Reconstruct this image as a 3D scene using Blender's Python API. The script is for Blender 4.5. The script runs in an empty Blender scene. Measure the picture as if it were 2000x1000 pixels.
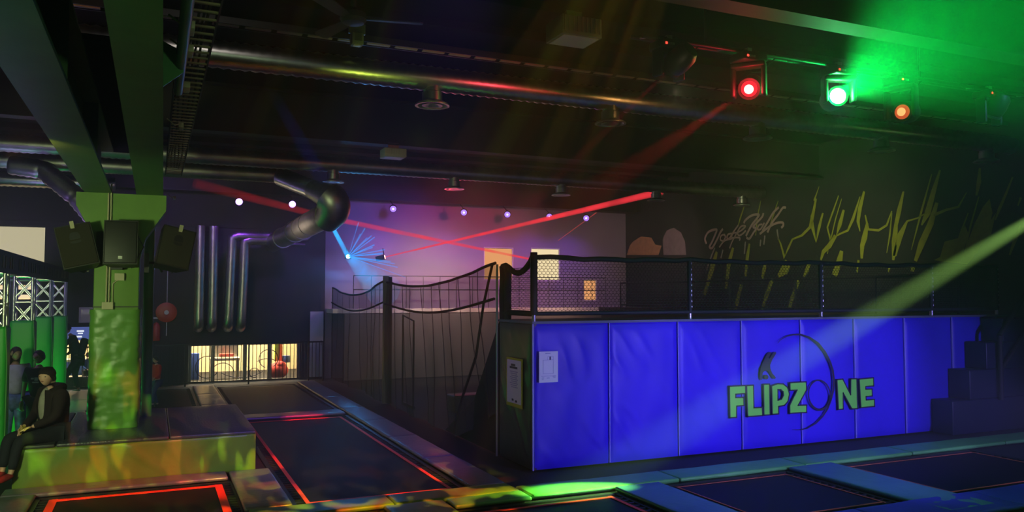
import bpy, bmesh, math, random
from mathutils import Vector, Matrix, noise, geometry
random.seed(7)
C = bpy.context.scene.collection
SC = bpy.context.scene
PI = math.pi
# ------------------------------------------------------------------ camera
F = 1563.0
PITCH, YAW = math.radians(2.78), math.radians(24.1)
CAM = Vector((0, 0, 2.4))
cd = bpy.data.cameras.new('camera'); cd.sensor_width = 36; cd.lens = F / 2000 * 36
cd.clip_start = 0.05; cd.clip_end = 200
cam = bpy.data.objects.new('camera', cd); C.objects.link(cam)
cam.location = CAM; cam.rotation_euler = (PI / 2 + PITCH, 0, -YAW)
SC.camera = cam
# ------------------------------------------------------------------ world, haze, exposure
HAZE = 0.011
w = bpy.data.worlds.new('world'); SC.world = w; w.use_nodes = True
nt = w.node_tree; nt.nodes.clear()
wo = nt.nodes.new('ShaderNodeOutputWorld'); bg = nt.nodes.new('ShaderNodeBackground')
bg.inputs[0].default_value = (0.5, 0.6, 0.9, 1); bg.inputs[1].default_value = 0.0
vs = nt.nodes.new('ShaderNodeVolumeScatter')
vs.inputs['Color'].default_value = (1, 1, 1, 1); vs.inputs['Density'].default_value = HAZE; vs.inputs['Anisotropy'].default_value = 0.5
nt.links.new(bg.outputs[0], wo.inputs[0]); nt.links.new(vs.outputs[0], wo.inputs['Volume'])
SC.view_settings.view_transform = 'Standard'; SC.view_settings.look = 'None'
SC.view_settings.exposure = 0.0; SC.view_settings.gamma = 1.0; SC.view_settings.use_curve_mapping = False
cy = SC.cycles
cy.use_denoising = True
cy.max_bounces = 5; cy.diffuse_bounces = 2; cy.glossy_bounces = 3; cy.transmission_bounces = 2
cy.volume_bounces = 0; cy.transparent_max_bounces = 24
cy.caustics_reflective = False; cy.caustics_refractive = False
cy.sample_clamp_indirect = 3.0

def sock(n, name): return n.inputs[name]

# ------------------------------------------------------------------ lights
def spot(name, loc, tgt, col, power, deg, blend=0.3, rad=0.06):
    l = bpy.data.lights.new(name, 'SPOT'); l.color = col; l.energy = power
    l.spot_size = math.radians(deg); l.spot_blend = blend; l.shadow_soft_size = rad
    o = bpy.data.objects.new(name, l); C.objects.link(o); o.location = loc
    d = Vector(tgt) - Vector(loc); o.rotation_euler = d.to_track_quat('-Z', 'Y').to_euler()
    return o
def area(name, loc, tgt, col, power, sx, sy):
    l = bpy.data.lights.new(name, 'AREA'); l.shape = 'RECTANGLE'; l.size = sx; l.size_y = sy; l.color = col; l.energy = power
    o = bpy.data.objects.new(name, l); C.objects.link(o); o.location = loc
    d = Vector(tgt) - Vector(loc); o.rotation_euler = d.to_track_quat('-Z', 'Y').to_euler()
    return o
def point(name, loc, col, power, rad=0.1):
    l = bpy.data.lights.new(name, 'POINT'); l.color = col; l.energy = power; l.shadow_soft_size = rad
    o = bpy.data.objects.new(name, l); C.objects.link(o); o.location = loc
    return o
def gobo(light, scale, colours, lo=0.5, seed=0.0, stretch=(1, 1, 1)):
    """breaks a spot up into coloured patches the way a gobo wheel does"""
    l = light.data; l.use_nodes = True; n = l.node_tree; n.nodes.clear()
    out = n.nodes.new('ShaderNodeOutputLight'); em = n.nodes.new('ShaderNodeEmission')
    tc = n.nodes.new('ShaderNodeTexCoord'); mp = n.nodes.new('ShaderNodeMapping')
    mp.inputs['Location'].default_value = (seed, seed * 1.7, 0)
    mp.inputs['Scale'].default_value = (scale * stretch[0], scale * stretch[1], scale * stretch[2])
    nz = n.nodes.new('ShaderNodeTexNoise'); nz.inputs['Scale'].default_value = 1.0; nz.inputs['Detail'].default_value = 1.0
    cr = n.nodes.new('ShaderNodeValToRGB'); e = cr.color_ramp.elements
    e[0].position = lo; e[0].color = (0, 0, 0, 1); e[1].position = lo + 0.1; e[1].color = (1, 1, 1, 1)
    nz2 = n.nodes.new('ShaderNodeTexNoise'); nz2.inputs['Scale'].default_value = 0.6; nz2.inputs['Detail'].default_value = 0
    c2 = n.nodes.new('ShaderNodeValToRGB'); c2.color_ramp.interpolation = 'LINEAR'
    els = c2.color_ramp.elements
    while len(els) < len(colours): els.new(0.5)
    for i, c in enumerate(colours):
        els[i].position = 0.35 + 0.3 * i / max(1, len(colours) - 1); els[i].color = (*c, 1)
    mx = n.nodes.new('ShaderNodeMix'); mx.data_type = 'RGBA'; mx.blend_type = 'MULTIPLY'; mx.inputs['Factor'].default_value = 1
    L = n.links.new
    L(tc.outputs['Normal'], mp.inputs[0]); L(mp.outputs[0], nz.inputs[0]); L(mp.outputs[0], nz2.inputs[0])
    L(nz.outputs['Fac'], cr.inputs[0]); L(nz2.outputs['Fac'], c2.inputs[0])
    L(cr.outputs[0], mx.inputs[6]); L(c2.outputs[0], mx.inputs[7]); L(mx.outputs[2], em.inputs[0]); L(em.outputs[0], out.inputs[0])

def out_of(p, aim, d=.06):
    p = Vector(p); return tuple(p + (Vector(aim) - p).normalized() * d)
HEADS = [(5.03, 7.1, 4.82), (6.12, 7.1, 4.73), (7.49, 7.1, 4.80), (8.54, 7.1, 4.70), (10.2, 7.1, 4.78), (14.1, 7.1, 4.72)]
AIMS = [(2.75, 15.9, 0), (0.1, 10.9, 0.1), (2.9, -3.0, 4.9), (1.6, 9.6, 0), (10.0, 9.9, 0.6), (4.65, 8.62, 0)]
spot('red_pool_light', out_of(HEADS[0], AIMS[0]), AIMS[0], (1, 0.02, 0.05), 9000, 5, 0.7, 0.02)
spot('red_beam_light', out_of(HEADS[1], AIMS[1], .16), AIMS[1], (1, 0.02, 0.03), 5200, 12, 0.6, 0.03)
spot('green_beam_light', out_of(HEADS[2], AIMS[2]), AIMS[2], (0.0, 1, 0.10), 4600, 44, 1.0, 0.04)
g1 = spot('amber_pattern_light', (2.8, 3.2, 5.6), (2.4, 9.3, 0), (1, 1, 1), 6500, 28, 0.3, 0.01)
gobo(g1, 22, [(1, 0.6, 0.02), (1, 0.12, 0.02), (0.9, 0.9, 0.02)], 0.5, 3.0, (1, 1, 1))
spot('green_pool_light', out_of(HEADS[5], AIMS[5]), AIMS[5], (0.50, 1, 0.20), 90000, 4.2, 0.9, 0.02)
g2 = spot('box_pattern_light', (1.3, 2.2, 5.6), (0.0, 11.4, 0.2), (1, 1, 1), 4200, 20, 0.5, 0.01)
gobo(g2, 24, [(0.6, 1.0, 0.03), (1, 0.30, 0.03), (1, 0.12, 0.03)], 0.52, 9.0, (2.2, .8, 1))
# ultraviolet-blue wash on the padded platform
for i_, x_ in enumerate((6.3, 8.3, 10.3, 12.3)):
    spot('blue_wash_light', (x_ + .5, 3.7, 1.5), (x_ - .2, 9.9, .75), (0.29, 0.22, 1), 950 if i_ < 3 else 600, 48, 0.7, 0.15)
spot('green_edge_light', (8.4, 2.6, 1.9), (8.6, 8.4, 0), (.3, 1, .08), 90, 75, .8, .2)
spot('side_panel_fill_light', (1.2, 8.6, 4.4), (4.72, 10.6, 1.2), (.62, .5, 1), 110, 34, .8, .2)  # added violet spot without a fixture, reaches the dark side face
spot('blue_pad_light', (10.4, 5.4, 5.6), (9.0, 8.4, 0), (0.22, 0.35, 1), 260, 95, .9, .2)
spot('blue_floor_light', (2.2, 5.0, 5.85), (2.6, 13.4, 0), (0.24, 0.06, 1), 1500, 38, 0.8, 0.1)
for a, b, c, pw in (((-1.2, 8.2, 3.6), (-.6, 9.8, 5.2), (1, .42, .08), 60), ((2.6, 8.2, 4.0), (3.0, 9.8, 5.2), (.75, 1, .10), 28), ((4.6, 8.0, 4.9), (4.2, 9.8, 5.3), (1, .05, .08), 30), ((6.8, 8.0, 4.9), (6.6, 9.8, 5.3), (1, .45, .12), 18), ((0.5, 6.8, 5.9), (0.3, 9.8, 5.3), (.9, .8, .7), 26)):
    spot('duct_highlight_helper', a, b, c, pw, 80, 1.0, .04)  # added spots, no fixtures, for coloured highlights along the near duct
spot('pipe_fill_light', (.9, .5, 3.2), (.2, 6.0, 4.12), (.75, 1, .6), 60, 34, .8, .1)  # added unseen lamp so pipe, brackets and boxes show
spot('girder_fill_light', (-1.2, 1.5, 1.9), (-.3, 6.5, 3.8), (.45, 1, .35), 55, 90, 1.0, .2)  # unseen spot put in from below to green the girders
spot('rear_left_fill', (-.4, 16.6, 3.7), (1.6, 23.3, 2.4), (1, .82, .72), 110, 80, 1.0, .2)  # added warm fill for the dim drop ducts and charcoal wall
# added green-yellow fill, out of view at the near left of the hall
spot('green_fill_light', (-3.4, 5.3, 2.5), (-0.4, 12.0, 1.7), (0.80, 1.0, 0.45), 900, 64, 0.9, 0.3)
# ------------------------------------------------------------------ pixel to place on a known plane of the hall
RV = Vector((math.cos(YAW), -math.sin(YAW), 0))
FV = Vector((math.sin(YAW) * math.cos(PITCH), math.cos(YAW) * math.cos(PITCH), math.sin(PITCH)))
UV = RV.cross(FV)
def ray(px, py): return FV + RV * ((px - 1000) / F) + UV * ((500 - py) / F)
def onX(px, py, X): d = ray(px, py); return CAM + d * (X / d.x)
def onY(px, py, Y): d = ray(px, py); return CAM + d * (Y / d.y)
def onZ(px, py, Z): d = ray(px, py); return CAM + d * ((Z - CAM.z) / d.z)

# ------------------------------------------------------------------ materials
MATS = {}
def mat(name, col, rough=0.6, metal=0.0, spec=0.5, var=0.0, vscale=6.0, bump=0.0, bscale=40.0, coat=0.0, emit=None, estr=0.0, stretch=None, sheen=0.0):
    if name in MATS: return MATS[name]
    m = bpy.data.materials.new(name); m.use_nodes = True; n = m.node_tree; b = n.nodes['Principled BSDF']
    b.inputs['Base Color'].default_value = (*col, 1); b.inputs['Roughness'].default_value = rough
    b.inputs['Metallic'].default_value = metal; b.inputs['Specular IOR Level'].default_value = spec
    if coat: b.inputs['Coat Weight'].default_value = coat; b.inputs['Coat Roughness'].default_value = 0.15
    if sheen: b.inputs['Sheen Weight'].default_value = sheen
    if emit: b.inputs['Emission Color'].default_value = (*emit, 1); b.inputs['Emission Strength'].default_value = estr
    tc = n.nodes.new('ShaderNodeTexCoord'); mp = n.nodes.new('ShaderNodeMapping')
    if stretch: mp.inputs['Scale'].default_value = stretch
    n.links.new(tc.outputs['Object'], mp.inputs[0])
    if var:
        nz = n.nodes.new('ShaderNodeTexNoise'); nz.inputs['Scale'].default_value = vscale; nz.inputs['Detail'].default_value = 5
        cr = n.nodes.new('ShaderNodeValToRGB'); e = cr.color_ramp.elements
        e[0].position = 0.3; e[1].position = 0.7
        e[0].color = (*[c * (1 - var) for c in col], 1); e[1].color = (*[min(1, c * (1 + var)) for c in col], 1)
        n.links.new(mp.outputs[0], nz.inputs[0]); n.links.new(nz.outputs['Fac'], cr.inputs[0]); n.links.new(cr.outputs[0], b.inputs['Base Color'])
    if bump:
        nz = n.nodes.new('ShaderNodeTexNoise'); nz.inputs['Scale'].default_value = bscale; nz.inputs['Detail'].default_value = 3
        bp = n.nodes.new('ShaderNodeBump'); bp.inputs['Strength'].default_value = bump; bp.inputs['Distance'].default_value = 0.02
        n.links.new(mp.outputs[0], nz.inputs[0]); n.links.new(nz.outputs['Fac'], bp.inputs['Height']); n.links.new(bp.outputs[0], b.inputs['Normal'])
    MATS[name] = m
    return m
def emat(name, col, s, var=0.0, vscale=3.0):
    if name in MATS: return MATS[name]
    m = bpy.data.materials.new(name); m.use_nodes = True; n = m.node_tree; n.nodes.clear()
    o = n.nodes.new('ShaderNodeOutputMaterial'); e = n.nodes.new('ShaderNodeEmission')
    e.inputs[0].default_value = (*col, 1); e.inputs[1].default_value = s
    n.links.new(e.outputs[0], o.inputs[0]); MATS[name] = m
    return m
def beam_mat(name, col, s, alpha):
    m = bpy.data.materials.new(name); m.use_nodes = True; n = m.node_tree; n.nodes.clear()
    o = n.nodes.new('ShaderNodeOutputMaterial'); e = n.nodes.new('ShaderNodeEmission'); t = n.nodes.new('ShaderNodeBsdfTransparent'); mx = n.nodes.new('ShaderNodeMixShader')
    e.inputs[0].default_value = (*col, 1); e.inputs[1].default_value = s
    tc = n.nodes.new('ShaderNodeTexCoord'); nz = n.nodes.new('ShaderNodeTexNoise'); nz.inputs['Scale'].default_value = 1.6; nz.inputs['Detail'].default_value = 3
    mr = n.nodes.new('ShaderNodeMapRange'); mr.inputs['From Min'].default_value = 0.3; mr.inputs['From Max'].default_value = 0.7
    mr.inputs['To Min'].default_value = alpha * 0.35; mr.inputs['To Max'].default_value = alpha * 1.2
    L = n.links.new
    lw = n.nodes.new('ShaderNodeLayerWeight'); lw.inputs[0].default_value = .5
    inv = n.nodes.new('ShaderNodeMath'); inv.operation = 'SUBTRACT'; inv.inputs[0].default_value = 1.0
    pw = n.nodes.new('ShaderNodeMath'); pw.operation = 'POWER'; pw.inputs[1].default_value = 1.6
    at = n.nodes.new('ShaderNodeAttribute'); at.attribute_name = 'fade'
    m1 = n.nodes.new('ShaderNodeMath'); m1.operation = 'MULTIPLY'; m2 = n.nodes.new('ShaderNodeMath'); m2.operation = 'MULTIPLY'
    L(lw.outputs['Facing'], inv.inputs[1]); L(inv.outputs[0], pw.inputs[0]); L(pw.outputs[0], m1.inputs[0]); L(at.outputs['Fac'], m1.inputs[1])
    L(tc.outputs['Object'], nz.inputs[0]); L(nz.outputs['Fac'], mr.inputs[0]); L(mr.outputs[0], m2.inputs[0]); L(m1.outputs[0], m2.inputs[1]); L(m2.outputs[0], mx.inputs[0])
    L(t.outputs[0], mx.inputs[1]); L(e.outputs[0], mx.inputs[2]); L(mx.outputs[0], o.inputs[0])
    MATS[name] = m
    return m
def sheer_mat(name, col, a, rough=0.8):
    m = bpy.data.materials.new(name); m.use_nodes = True; n = m.node_tree; b = n.nodes['Principled BSDF']; o = n.nodes['Material Output']
    b.inputs['Base Color'].default_value = (*col, 1); b.inputs['Roughness'].default_value = rough
    t = n.nodes.new('ShaderNodeBsdfTransparent'); mx = n.nodes.new('ShaderNodeMixShader')
    lw = n.nodes.new('ShaderNodeLayerWeight'); lw.inputs[0].default_value = 0.35
    mr = n.nodes.new('ShaderNodeMapRange'); mr.inputs['To Min'].default_value = a; mr.inputs['To Max'].default_value = min(1, a + 0.45)
    L = n.links.new
    L(lw.outputs['Facing'], mr.inputs[0]); L(mr.outputs[0], mx.inputs[0]); L(t.outputs[0], mx.inputs[1]); L(b.outputs[0], mx.inputs[2]); L(mx.outputs[0], o.inputs[0])
    MATS[name] = m
    return m

M = dict(
    floor=mat('rubber_floor', (0.010, 0.010, 0.012), 0.75, var=0.3, bump=0.2, bscale=90),
    ceil=mat('black_ceiling', (0.010, 0.009, 0.009), 0.95, spec=0.1, var=0.3, vscale=1.5),
    wallblack=mat('charcoal_wall', (0.055, 0.047, 0.052), 0.8, spec=0.25, var=0.12, vscale=2, bump=0.1, bscale=8),
    wallgrey=mat('pale_wall', (0.25, 0.22, 0.27), 0.8, var=0.08, vscale=1),
    wallmural=mat('mural_wall', (0.020, 0.020, 0.020), 0.75, var=0.2, vscale=2),
    beamdark=mat('dark_steel_beam', (0.028, 0.023, 0.021), 0.7, var=0.2, vscale=2),
    greensteel=mat('green_painted_steel', (0.06, 0.19, 0.04), 0.5, var=0.12, vscale=3, bump=0.05),
    greenpost=mat('green_painted_concrete', (0.15, 0.30, 0.045), 0.55, var=0.12, vscale=4, bump=0.1, bscale=12),
    greenvinyl=mat('green_vinyl', (0.13, 0.34, 0.045), 0.38, spec=0.6, var=0.1, vscale=3, bump=0.35, bscale=7),
    boxvinyl=mat('lime_vinyl', (0.15, 0.24, 0.03), 0.42, spec=0.5, var=0.1, vscale=3, bump=0.35, bscale=6),
    padgreen=mat('green_pad_vinyl', (0.10, 0.36, 0.09), 0.36, spec=0.55, var=0.1, vscale=3, bump=0.3, bscale=9, stretch=(1, 1, 1)),
    padgrey=mat('grey_pad_vinyl', (0.14, 0.13, 0.16), 0.30, spec=0.7, var=0.15, vscale=3, bump=0.4, bscale=9, stretch=(1, 4, 1)),
    padteal=mat('teal_pad_vinyl', (0.07, 0.22, 0.20), 0.36, spec=0.55, var=0.1, vscale=3, bump=0.3, bscale=9),
    purplemat=mat('dark_top_vinyl', (0.055, 0.060, 0.075), 0.30, spec=0.7, var=0.1, bump=0.4, bscale=9, stretch=(4, 1, 1)),
    bed=mat('woven_trampoline_bed', (0.008, 0.005, 0.010), 0.5, spec=0.22, bump=0.5, bscale=420),
    tape=mat('orange_red_tape', (0.95, 0.07, 0.03), 0.55),
    bluevinyl=mat('blue_vinyl', (0.040, 0.012, 0.62), 0.42, spec=0.35, var=0.05, vscale=2),
    darkvinyl=mat('dark_grey_vinyl', (0.045, 0.05, 0.055), 0.36, spec=0.55, var=0.1, vscale=3),
    stepvinyl=mat('navy_vinyl', (0.008, 0.014, 0.045), 0.45),
    seam=mat('pale_seam', (0.35, 0.33, 0.75), 0.5),
    blackpad=mat('black_padding', (0.010, 0.010, 0.011), 0.7, bump=0.3, bscale=30),
    net=mat('black_net', (0.006, 0.006, 0.006), 0.8),
    steel=mat('zinc_steel', (0.45, 0.45, 0.44), 0.35, metal=0.9),
    duct=mat('galvanised_duct', (0.50, 0.50, 0.50), 0.33, metal=1.0, var=0.12, vscale=9),
    ductdark=mat('galvanised_duct_dull', (0.40, 0.39, 0.37), 0.42, metal=1.0, var=0.2, vscale=5),
    alu=mat('truss_aluminium', (0.55, 0.55, 0.57), 0.35, metal=0.85),
    blackmetal=mat('black_metal', (0.010, 0.010, 0.011), 0.45, spec=0.5),
    blackplastic=mat('black_plastic', (0.013, 0.012, 0.011), 0.5),
    grille=mat('speaker_grille', (0.030, 0.026, 0.016), 0.75, bump=0.5, bscale=300),
    cream=mat('cream_plastic', (0.55, 0.50, 0.33), 0.5),
    white=mat('white_paint', (0.62, 0.60, 0.62), 0.5),
    paper=mat('white_paper', (0.75, 0.70, 0.75), 0.6),
    ink=mat('dark_ink', (0.03, 0.02, 0.07), 0.6),
    yellow=mat('yellow_frame', (0.45, 0.40, 0.03), 0.5),
    reelred=mat('hose_reel_red', (0.45, 0.04, 0.03), 0.4, spec=0.6),
    logogreen=mat('logo_green', (0.20, 0.85, 0.07), 0.5),
    logoblack=mat('logo_black', (0.010, 0.010, 0.03), 0.5),
    lime=mat('mural_lime', (0.32, 0.36, 0.03), 0.75, var=0.15),
    muralgrey=mat('mural_grey', (0.30, 0.27, 0.27), 0.75),
    skin=mat('skin', (0.55, 0.30, 0.22), 0.5),
    hairdark=mat('dark_hair', (0.02, 0.013, 0.010), 0.6, bump=0.5, bscale=80),
    lit_cream=emat('lit_window_cream', (1.0, 0.80, 0.46), 1.15),
    lit_orange=emat('lit_window_orange', (1.0, 0.44, 0.17), 0.95),
    glass=None,
)
def add_kind(o, kind): o['kind'] = kind; return o

# ------------------------------------------------------------------ mesh builder
class MB:
    def __init__(s): s.v = []; s.f = []
    def quad_box(s, c8):
        b = len(s.v); s.v += [tuple(p) for p in c8]
        for f in ((0, 3, 2, 1), (4, 5, 6, 7), (0, 1, 5, 4), (1, 2, 6, 5), (2, 3, 7, 6), (3, 0, 4, 7)): s.f.append(tuple(b + i for i in f))
        return s
    def box(s, x0, x1, y0, y1, z0, z1, mtx=None):
        p = [Vector(q) for q in ((x0, y0, z0), (x1, y0, z0), (x1, y1, z0), (x0, y1, z0), (x0, y0, z1), (x1, y0, z1), (x1, y1, z1), (x0, y1, z1))]
        if mtx: p = [mtx @ q for q in p]
        return s.quad_box(p)
    def tube(s, pts, r, seg=8, caps=True):
        pts = [Vector(p) for p in pts]; n = len(pts)
        rr = r if isinstance(r, (list, tuple)) else [r] * n
        up = None; rings = []
        for i, p in enumerate(pts):
            if i == 0: t = pts[1] - p
            elif i == n - 1: t = p - pts[i - 1]
            else: t = (pts[i + 1] - p).normalized() + (p - pts[i - 1]).normalized()
            if t.length < 1e-9: t = Vector((0, 0, 1))
            t.normalize()
            if up is None:
                a = Vector((0, 0, 1)) if abs(t.z) < 0.9 else Vector((1, 0, 0)); up = (a - t * a.dot(t)).normalized()
            else:
                up = up - t * up.dot(t)
                up = up.normalized() if up.length > 1e-6 else t.orthogonal().normalized()
            q = t.cross(up); b = len(s.v)
            for k in range(seg):
                a = 2 * PI * k / seg; s.v.append(tuple(p + (up * math.cos(a) + q * math.sin(a)) * rr[i]))
            rings.append(b)
        for i in range(n - 1):
            for k in range(seg):
                k2 = (k + 1) % seg
                s.f.append((rings[i] + k, rings[i] + k2, rings[i + 1] + k2, rings[i + 1] + k))
        if caps:
            s.f.append(tuple(rings[0] + k for k in reversed(range(seg)))); s.f.append(tuple(rings[-1] + k for k in range(seg)))
        return s
    def lathe(s, prof, seg=20, mtx=None):
        """prof: (radius, z) pairs"""
        b = len(s.v); mtx = mtx or Matrix()
        for r, z in prof:
            for k in range(seg):
                a = 2 * PI * k / seg; s.v.append(tuple(mtx @ Vector((r * math.cos(a), r * math.sin(a), z))))
        for i in range(len(prof) - 1):
            for k in range(seg):
                k2 = (k + 1) % seg
                s.f.append((b + i * seg + k, b + i * seg + k2, b + (i + 1) * seg + k2, b + (i + 1) * seg + k))
        s.f.append(tuple(b + k for k in reversed(range(seg)))); e = b + (len(prof) - 1) * seg
        s.f.append(tuple(e + k for k in range(seg)))
        return s
    def prism(s, poly, dirv):
        """poly: 3-D outline in a plane, extruded by dirv"""
        poly = [Vector(p) for p in poly]; dirv = Vector(dirv); n = len(poly)
        tri = geometry.tessellate_polygon([poly]); b = len(s.v)
        s.v += [tuple(p) for p in poly] + [tuple(p + dirv) for p in poly]
        for t in tri: s.f.append(tuple(b + i for i in t)); s.f.append(tuple(b + n + i for i in reversed(t)))
        for i in range(n): j = (i + 1) % n; s.f.append((b + i, b + j, b + n + j, b + n + i))
        return s
    def ribbon(s, pts, wid, nrm, thick=0.004):
        """a flat painted stroke lying on a surface with normal nrm"""
        pts = [Vector(p) for p in pts]; n = len(pts); nrm = Vector(nrm).normalized()
        ww = wid if isinstance(wid, (list, tuple)) else [wid] * n
        b = len(s.v)
        for i, p in enumerate(pts):
            t = (pts[min(i + 1, n - 1)] - pts[max(i - 1, 0)])
            sd = t.cross(nrm).normalized() * ww[i] / 2
            for q in (p - sd, p + sd, p + sd + nrm * thick, p - sd + nrm * thick): s.v.append(tuple(q))
        for i in range(n - 1):
            for k in range(4):
                k2 = (k + 1) % 4; s.f.append((b + 4 * i + k, b + 4 * i + k2, b + 4 * i + 4 + k2, b + 4 * i + 4 + k))
        s.f.append((b, b + 3, b + 2, b + 1)); e = b + 4 * (n - 1); s.f.append((e, e + 1, e + 2, e + 3))
        return s
    def grid(s, fn, nu, nv, thick=None):
        b = len(s.v)
        for j in range(nv + 1):
            for i in range(nu + 1): s.v.append(tuple(fn(i / nu, j / nv)))
        for j in range(nv):
            for i in range(nu):
                a = b + j * (nu + 1) + i; s.f.append((a, a + 1, a + nu + 2, a + nu + 1))
        return s
    def mesh(s, name, smooth=False):
        me = bpy.data.meshes.new(name); me.from_pydata(s.v, [], s.f); me.validate()
        if smooth:
            for p in me.polygons: p.use_smooth = True
            try: me.set_sharp_from_angle(angle=math.radians(42))
            except Exception: pass
        me.update(); return me
    def build(s, name, m, parent=None, smooth=False, recalc=True):
        me = s.mesh(name, smooth)
        if recalc:
            bm = bmesh.new(); bm.from_mesh(me); bmesh.ops.recalc_face_normals(bm, faces=bm.faces); bm.to_mesh(me); bm.free()
            if smooth:
                for p in me.polygons: p.use_smooth = True
                try: me.set_sharp_from_angle(angle=math.radians(42))
                except Exception: pass
        o = bpy.data.objects.new(name, me); me.materials.append(m); C.objects.link(o)
        if parent:
            o.parent = parent; o.matrix_parent_inverse = Matrix.Identity(4)
            if parent.location.length or True:
                inv = world_of(parent).inverted(); me.transform(inv)
        return o
def world_of(o):
    m = Matrix.LocRotScale(o.location, o.rotation_euler, o.scale)
    if o.parent: m = world_of(o.parent) @ m
    return m
def soft_box(name, x0, x1, y0, y1, z0, z1, r, m, parent=None, seg=3, mtx=None, cuts=0, amp=0.0):
    bm = bmesh.new()
    bmesh.ops.create_cube(bm, size=1)
    for v in bm.verts: v.co = Vector(((x0 + x1) / 2 + v.co.x * (x1 - x0), (y0 + y1) / 2 + v.co.y * (y1 - y0), (z0 + z1) / 2 + v.co.z * (z1 - z0)))
    bmesh.ops.bevel(bm, geom=list(bm.edges), offset=r, segments=seg, affect='EDGES', profile=0.5)
    if cuts:
        long = [e for e in bm.edges if e.calc_length() > 0.2]
        bmesh.ops.subdivide_edges(bm, edges=long, cuts=cuts, use_grid_fill=True)
        for v in bm.verts:
            n = noise.noise(v.co * 2.3) * amp + noise.noise(v.co * Vector((7, 7, 7)).x) * amp * 0.3
            v.co += v.normal * n
    if mtx: bm.transform(mtx)
    if parent: bm.transform(world_of(parent).inverted())
    me = bpy.data.meshes.new(name); bm.to_mesh(me); bm.free()
    for p in me.polygons: p.use_smooth = True
    try: me.set_sharp_from_angle(angle=math.radians(50))
    except Exception: pass
    me.materials.append(m)
    o = bpy.data.objects.new(name, me); C.objects.link(o)
    if parent: o.parent = parent
    return o
def thing(name, label, cat, loc=(0, 0, 0), rz=0.0, group=None):
    o = bpy.data.objects.new(name, None); C.objects.link(o); o.location = loc; o.rotation_euler = (0, 0, rz)
    o.empty_display_size = 0.1; o['label'] = label; o['category'] = cat
    if group: o['group'] = group
    return o
def tag(o, label, cat, group=None, kind=None):
    o['label'] = label; o['category'] = cat
    if group: o['group'] = group
    if kind: o['kind'] = kind
    return o
def struct(o): o['kind'] = 'structure'; return o
def copy_tree(o, parent=None):
    c = o.copy(); C.objects.link(c); c.parent = parent
    for ch in list(o.children): copy_tree(ch, c)
    return c

# ================================================================== THE HALL
XR, YB, XL, YF, ZC = 14.8, 23.5, -7.5, -4.0, 6.1
struct(MB().box(XL, XR + .2, YF, YB + 5, -0.25, -0.02).build('floor', M['floor']))
struct(MB().box(XL, XR + .2, YF, YB + 5, ZC, ZC + .2).build('ceiling', M['ceil']))
struct(MB().box(XR, XR + .2, YF, YB + 5, -0.02, ZC).build('wall_right', M['wallmural']))
struct(MB().box(XL - .2, XL, YF, YB + 5, -0.25, ZC + .2).build('wall_left', M['wallblack']))
struct(MB().box(XL - .2, XR + .2, YF - .2, YF, -0.25, ZC + .2).build('wall_front', M['wallblack']))
# back wall: charcoal as far as x = 4.55, pale beyond, with its openings cut out
def holed(x0, x1, z0, z1, y0, y1, holes):
    xs = sorted({x0, x1, *[h[0] for h in holes], *[h[1] for h in holes]}); zs = sorted({z0, z1, *[h[2] for h in holes], *[h[3] for h in holes]})
    mb = MB()
    for i in range(len(xs) - 1):
        for k in range(len(zs) - 1):
            cx, cz = (xs[i] + xs[i + 1]) / 2, (zs[k] + zs[k + 1]) / 2
            if any(h[0] < cx < h[1] and h[2] < cz < h[3] for h in holes): continue
            mb.box(xs[i], xs[i + 1], y0, y1, zs[k], zs[k + 1])
    return mb
WIN_A = (-7.3, -2.52, 3.02, 4.17)
WIN_B = (-7.0, -2.62, 2.16, 2.78)
CNT = (-6.0, -1.05, 0.28, 1.57)
ROOM = (0.89, 3.86, -0.02, 1.06)
struct(holed(XL, 4.55, -0.02, ZC, YB, YB + .2, [WIN_A, WIN_B, CNT, ROOM]).build('wall_back', M['wallblack']))
W1 = (onY(945, 515, YB).x, onY(1003, 515, YB).x, onY(945, 547, YB).z, onY(945, 482, YB).z)
W2 = (onY(1037, 515, YB).x, onY(1094, 515, YB).x, onY(1094, 549, YB).z, onY(1094, 485, YB).z)
W3 = (onY(1140, 565, YB).x, onY(1166, 565, YB).x, onY(1150, 588, YB).z, onY(1150, 546, YB).z)
struct(holed(4.55, XR, -0.02, ZC, YB, YB + .2, [W1, W2, W3]).build('wall_rear', M['wallgrey']))
def window(i, b, m, nx, nz, fr=0.05, frame_m=None, depth=0.1):
    f = struct(MB().box(b[0], b[1], YB + .02, YB + .1, b[2], b[2] + fr).box(b[0], b[1], YB + .02, YB + .1, b[3] - fr, b[3])
               .box(b[0], b[0] + fr, YB + .02, YB + .1, b[2] + fr, b[3] - fr).box(b[1] - fr, b[1], YB + .02, YB + .1, b[2] + fr, b[3] - fr).build('window_%d' % i, frame_m or M['blackmetal']))
    ww = (b[1] - b[0] - 2 * fr) / nx; hh = (b[3] - b[2] - 2 * fr) / nz
    mb = MB()
    for k in range(1, nx): x = b[0] + fr + k * ww; mb.box(x - fr / 2, x + fr / 2, YB + .03, YB + .09, b[2] + fr, b[3] - fr)
    for k in range(1, nz): z = b[2] + fr + k * hh; mb.box(b[0] + fr, b[1] - fr, YB + .035, YB + .085, z - fr / 2, z + fr / 2)
    if mb.v: mb.build('mullion', frame_m or M['blackmetal'], f)
    for p in range(nx):
        for q in range(nz):
            x = b[0] + fr + p * ww; z = b[2] + fr + q * hh
            MB().box(x + .012, x + ww - .012, YB + .05, YB + .07, z + .012, z + hh - .012).build('pane', m, f)
    return f
window(1, WIN_A, emat('lit_pane_pale', (0.95, 0.85, 0.52), 0.62), 1, 1, 0.04)
window(2, WIN_B, M['lit_cream'], 8, 2, 0.13)
window(3, W1, M['lit_orange'], 1, 1, 0.03, M['white'])
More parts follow.
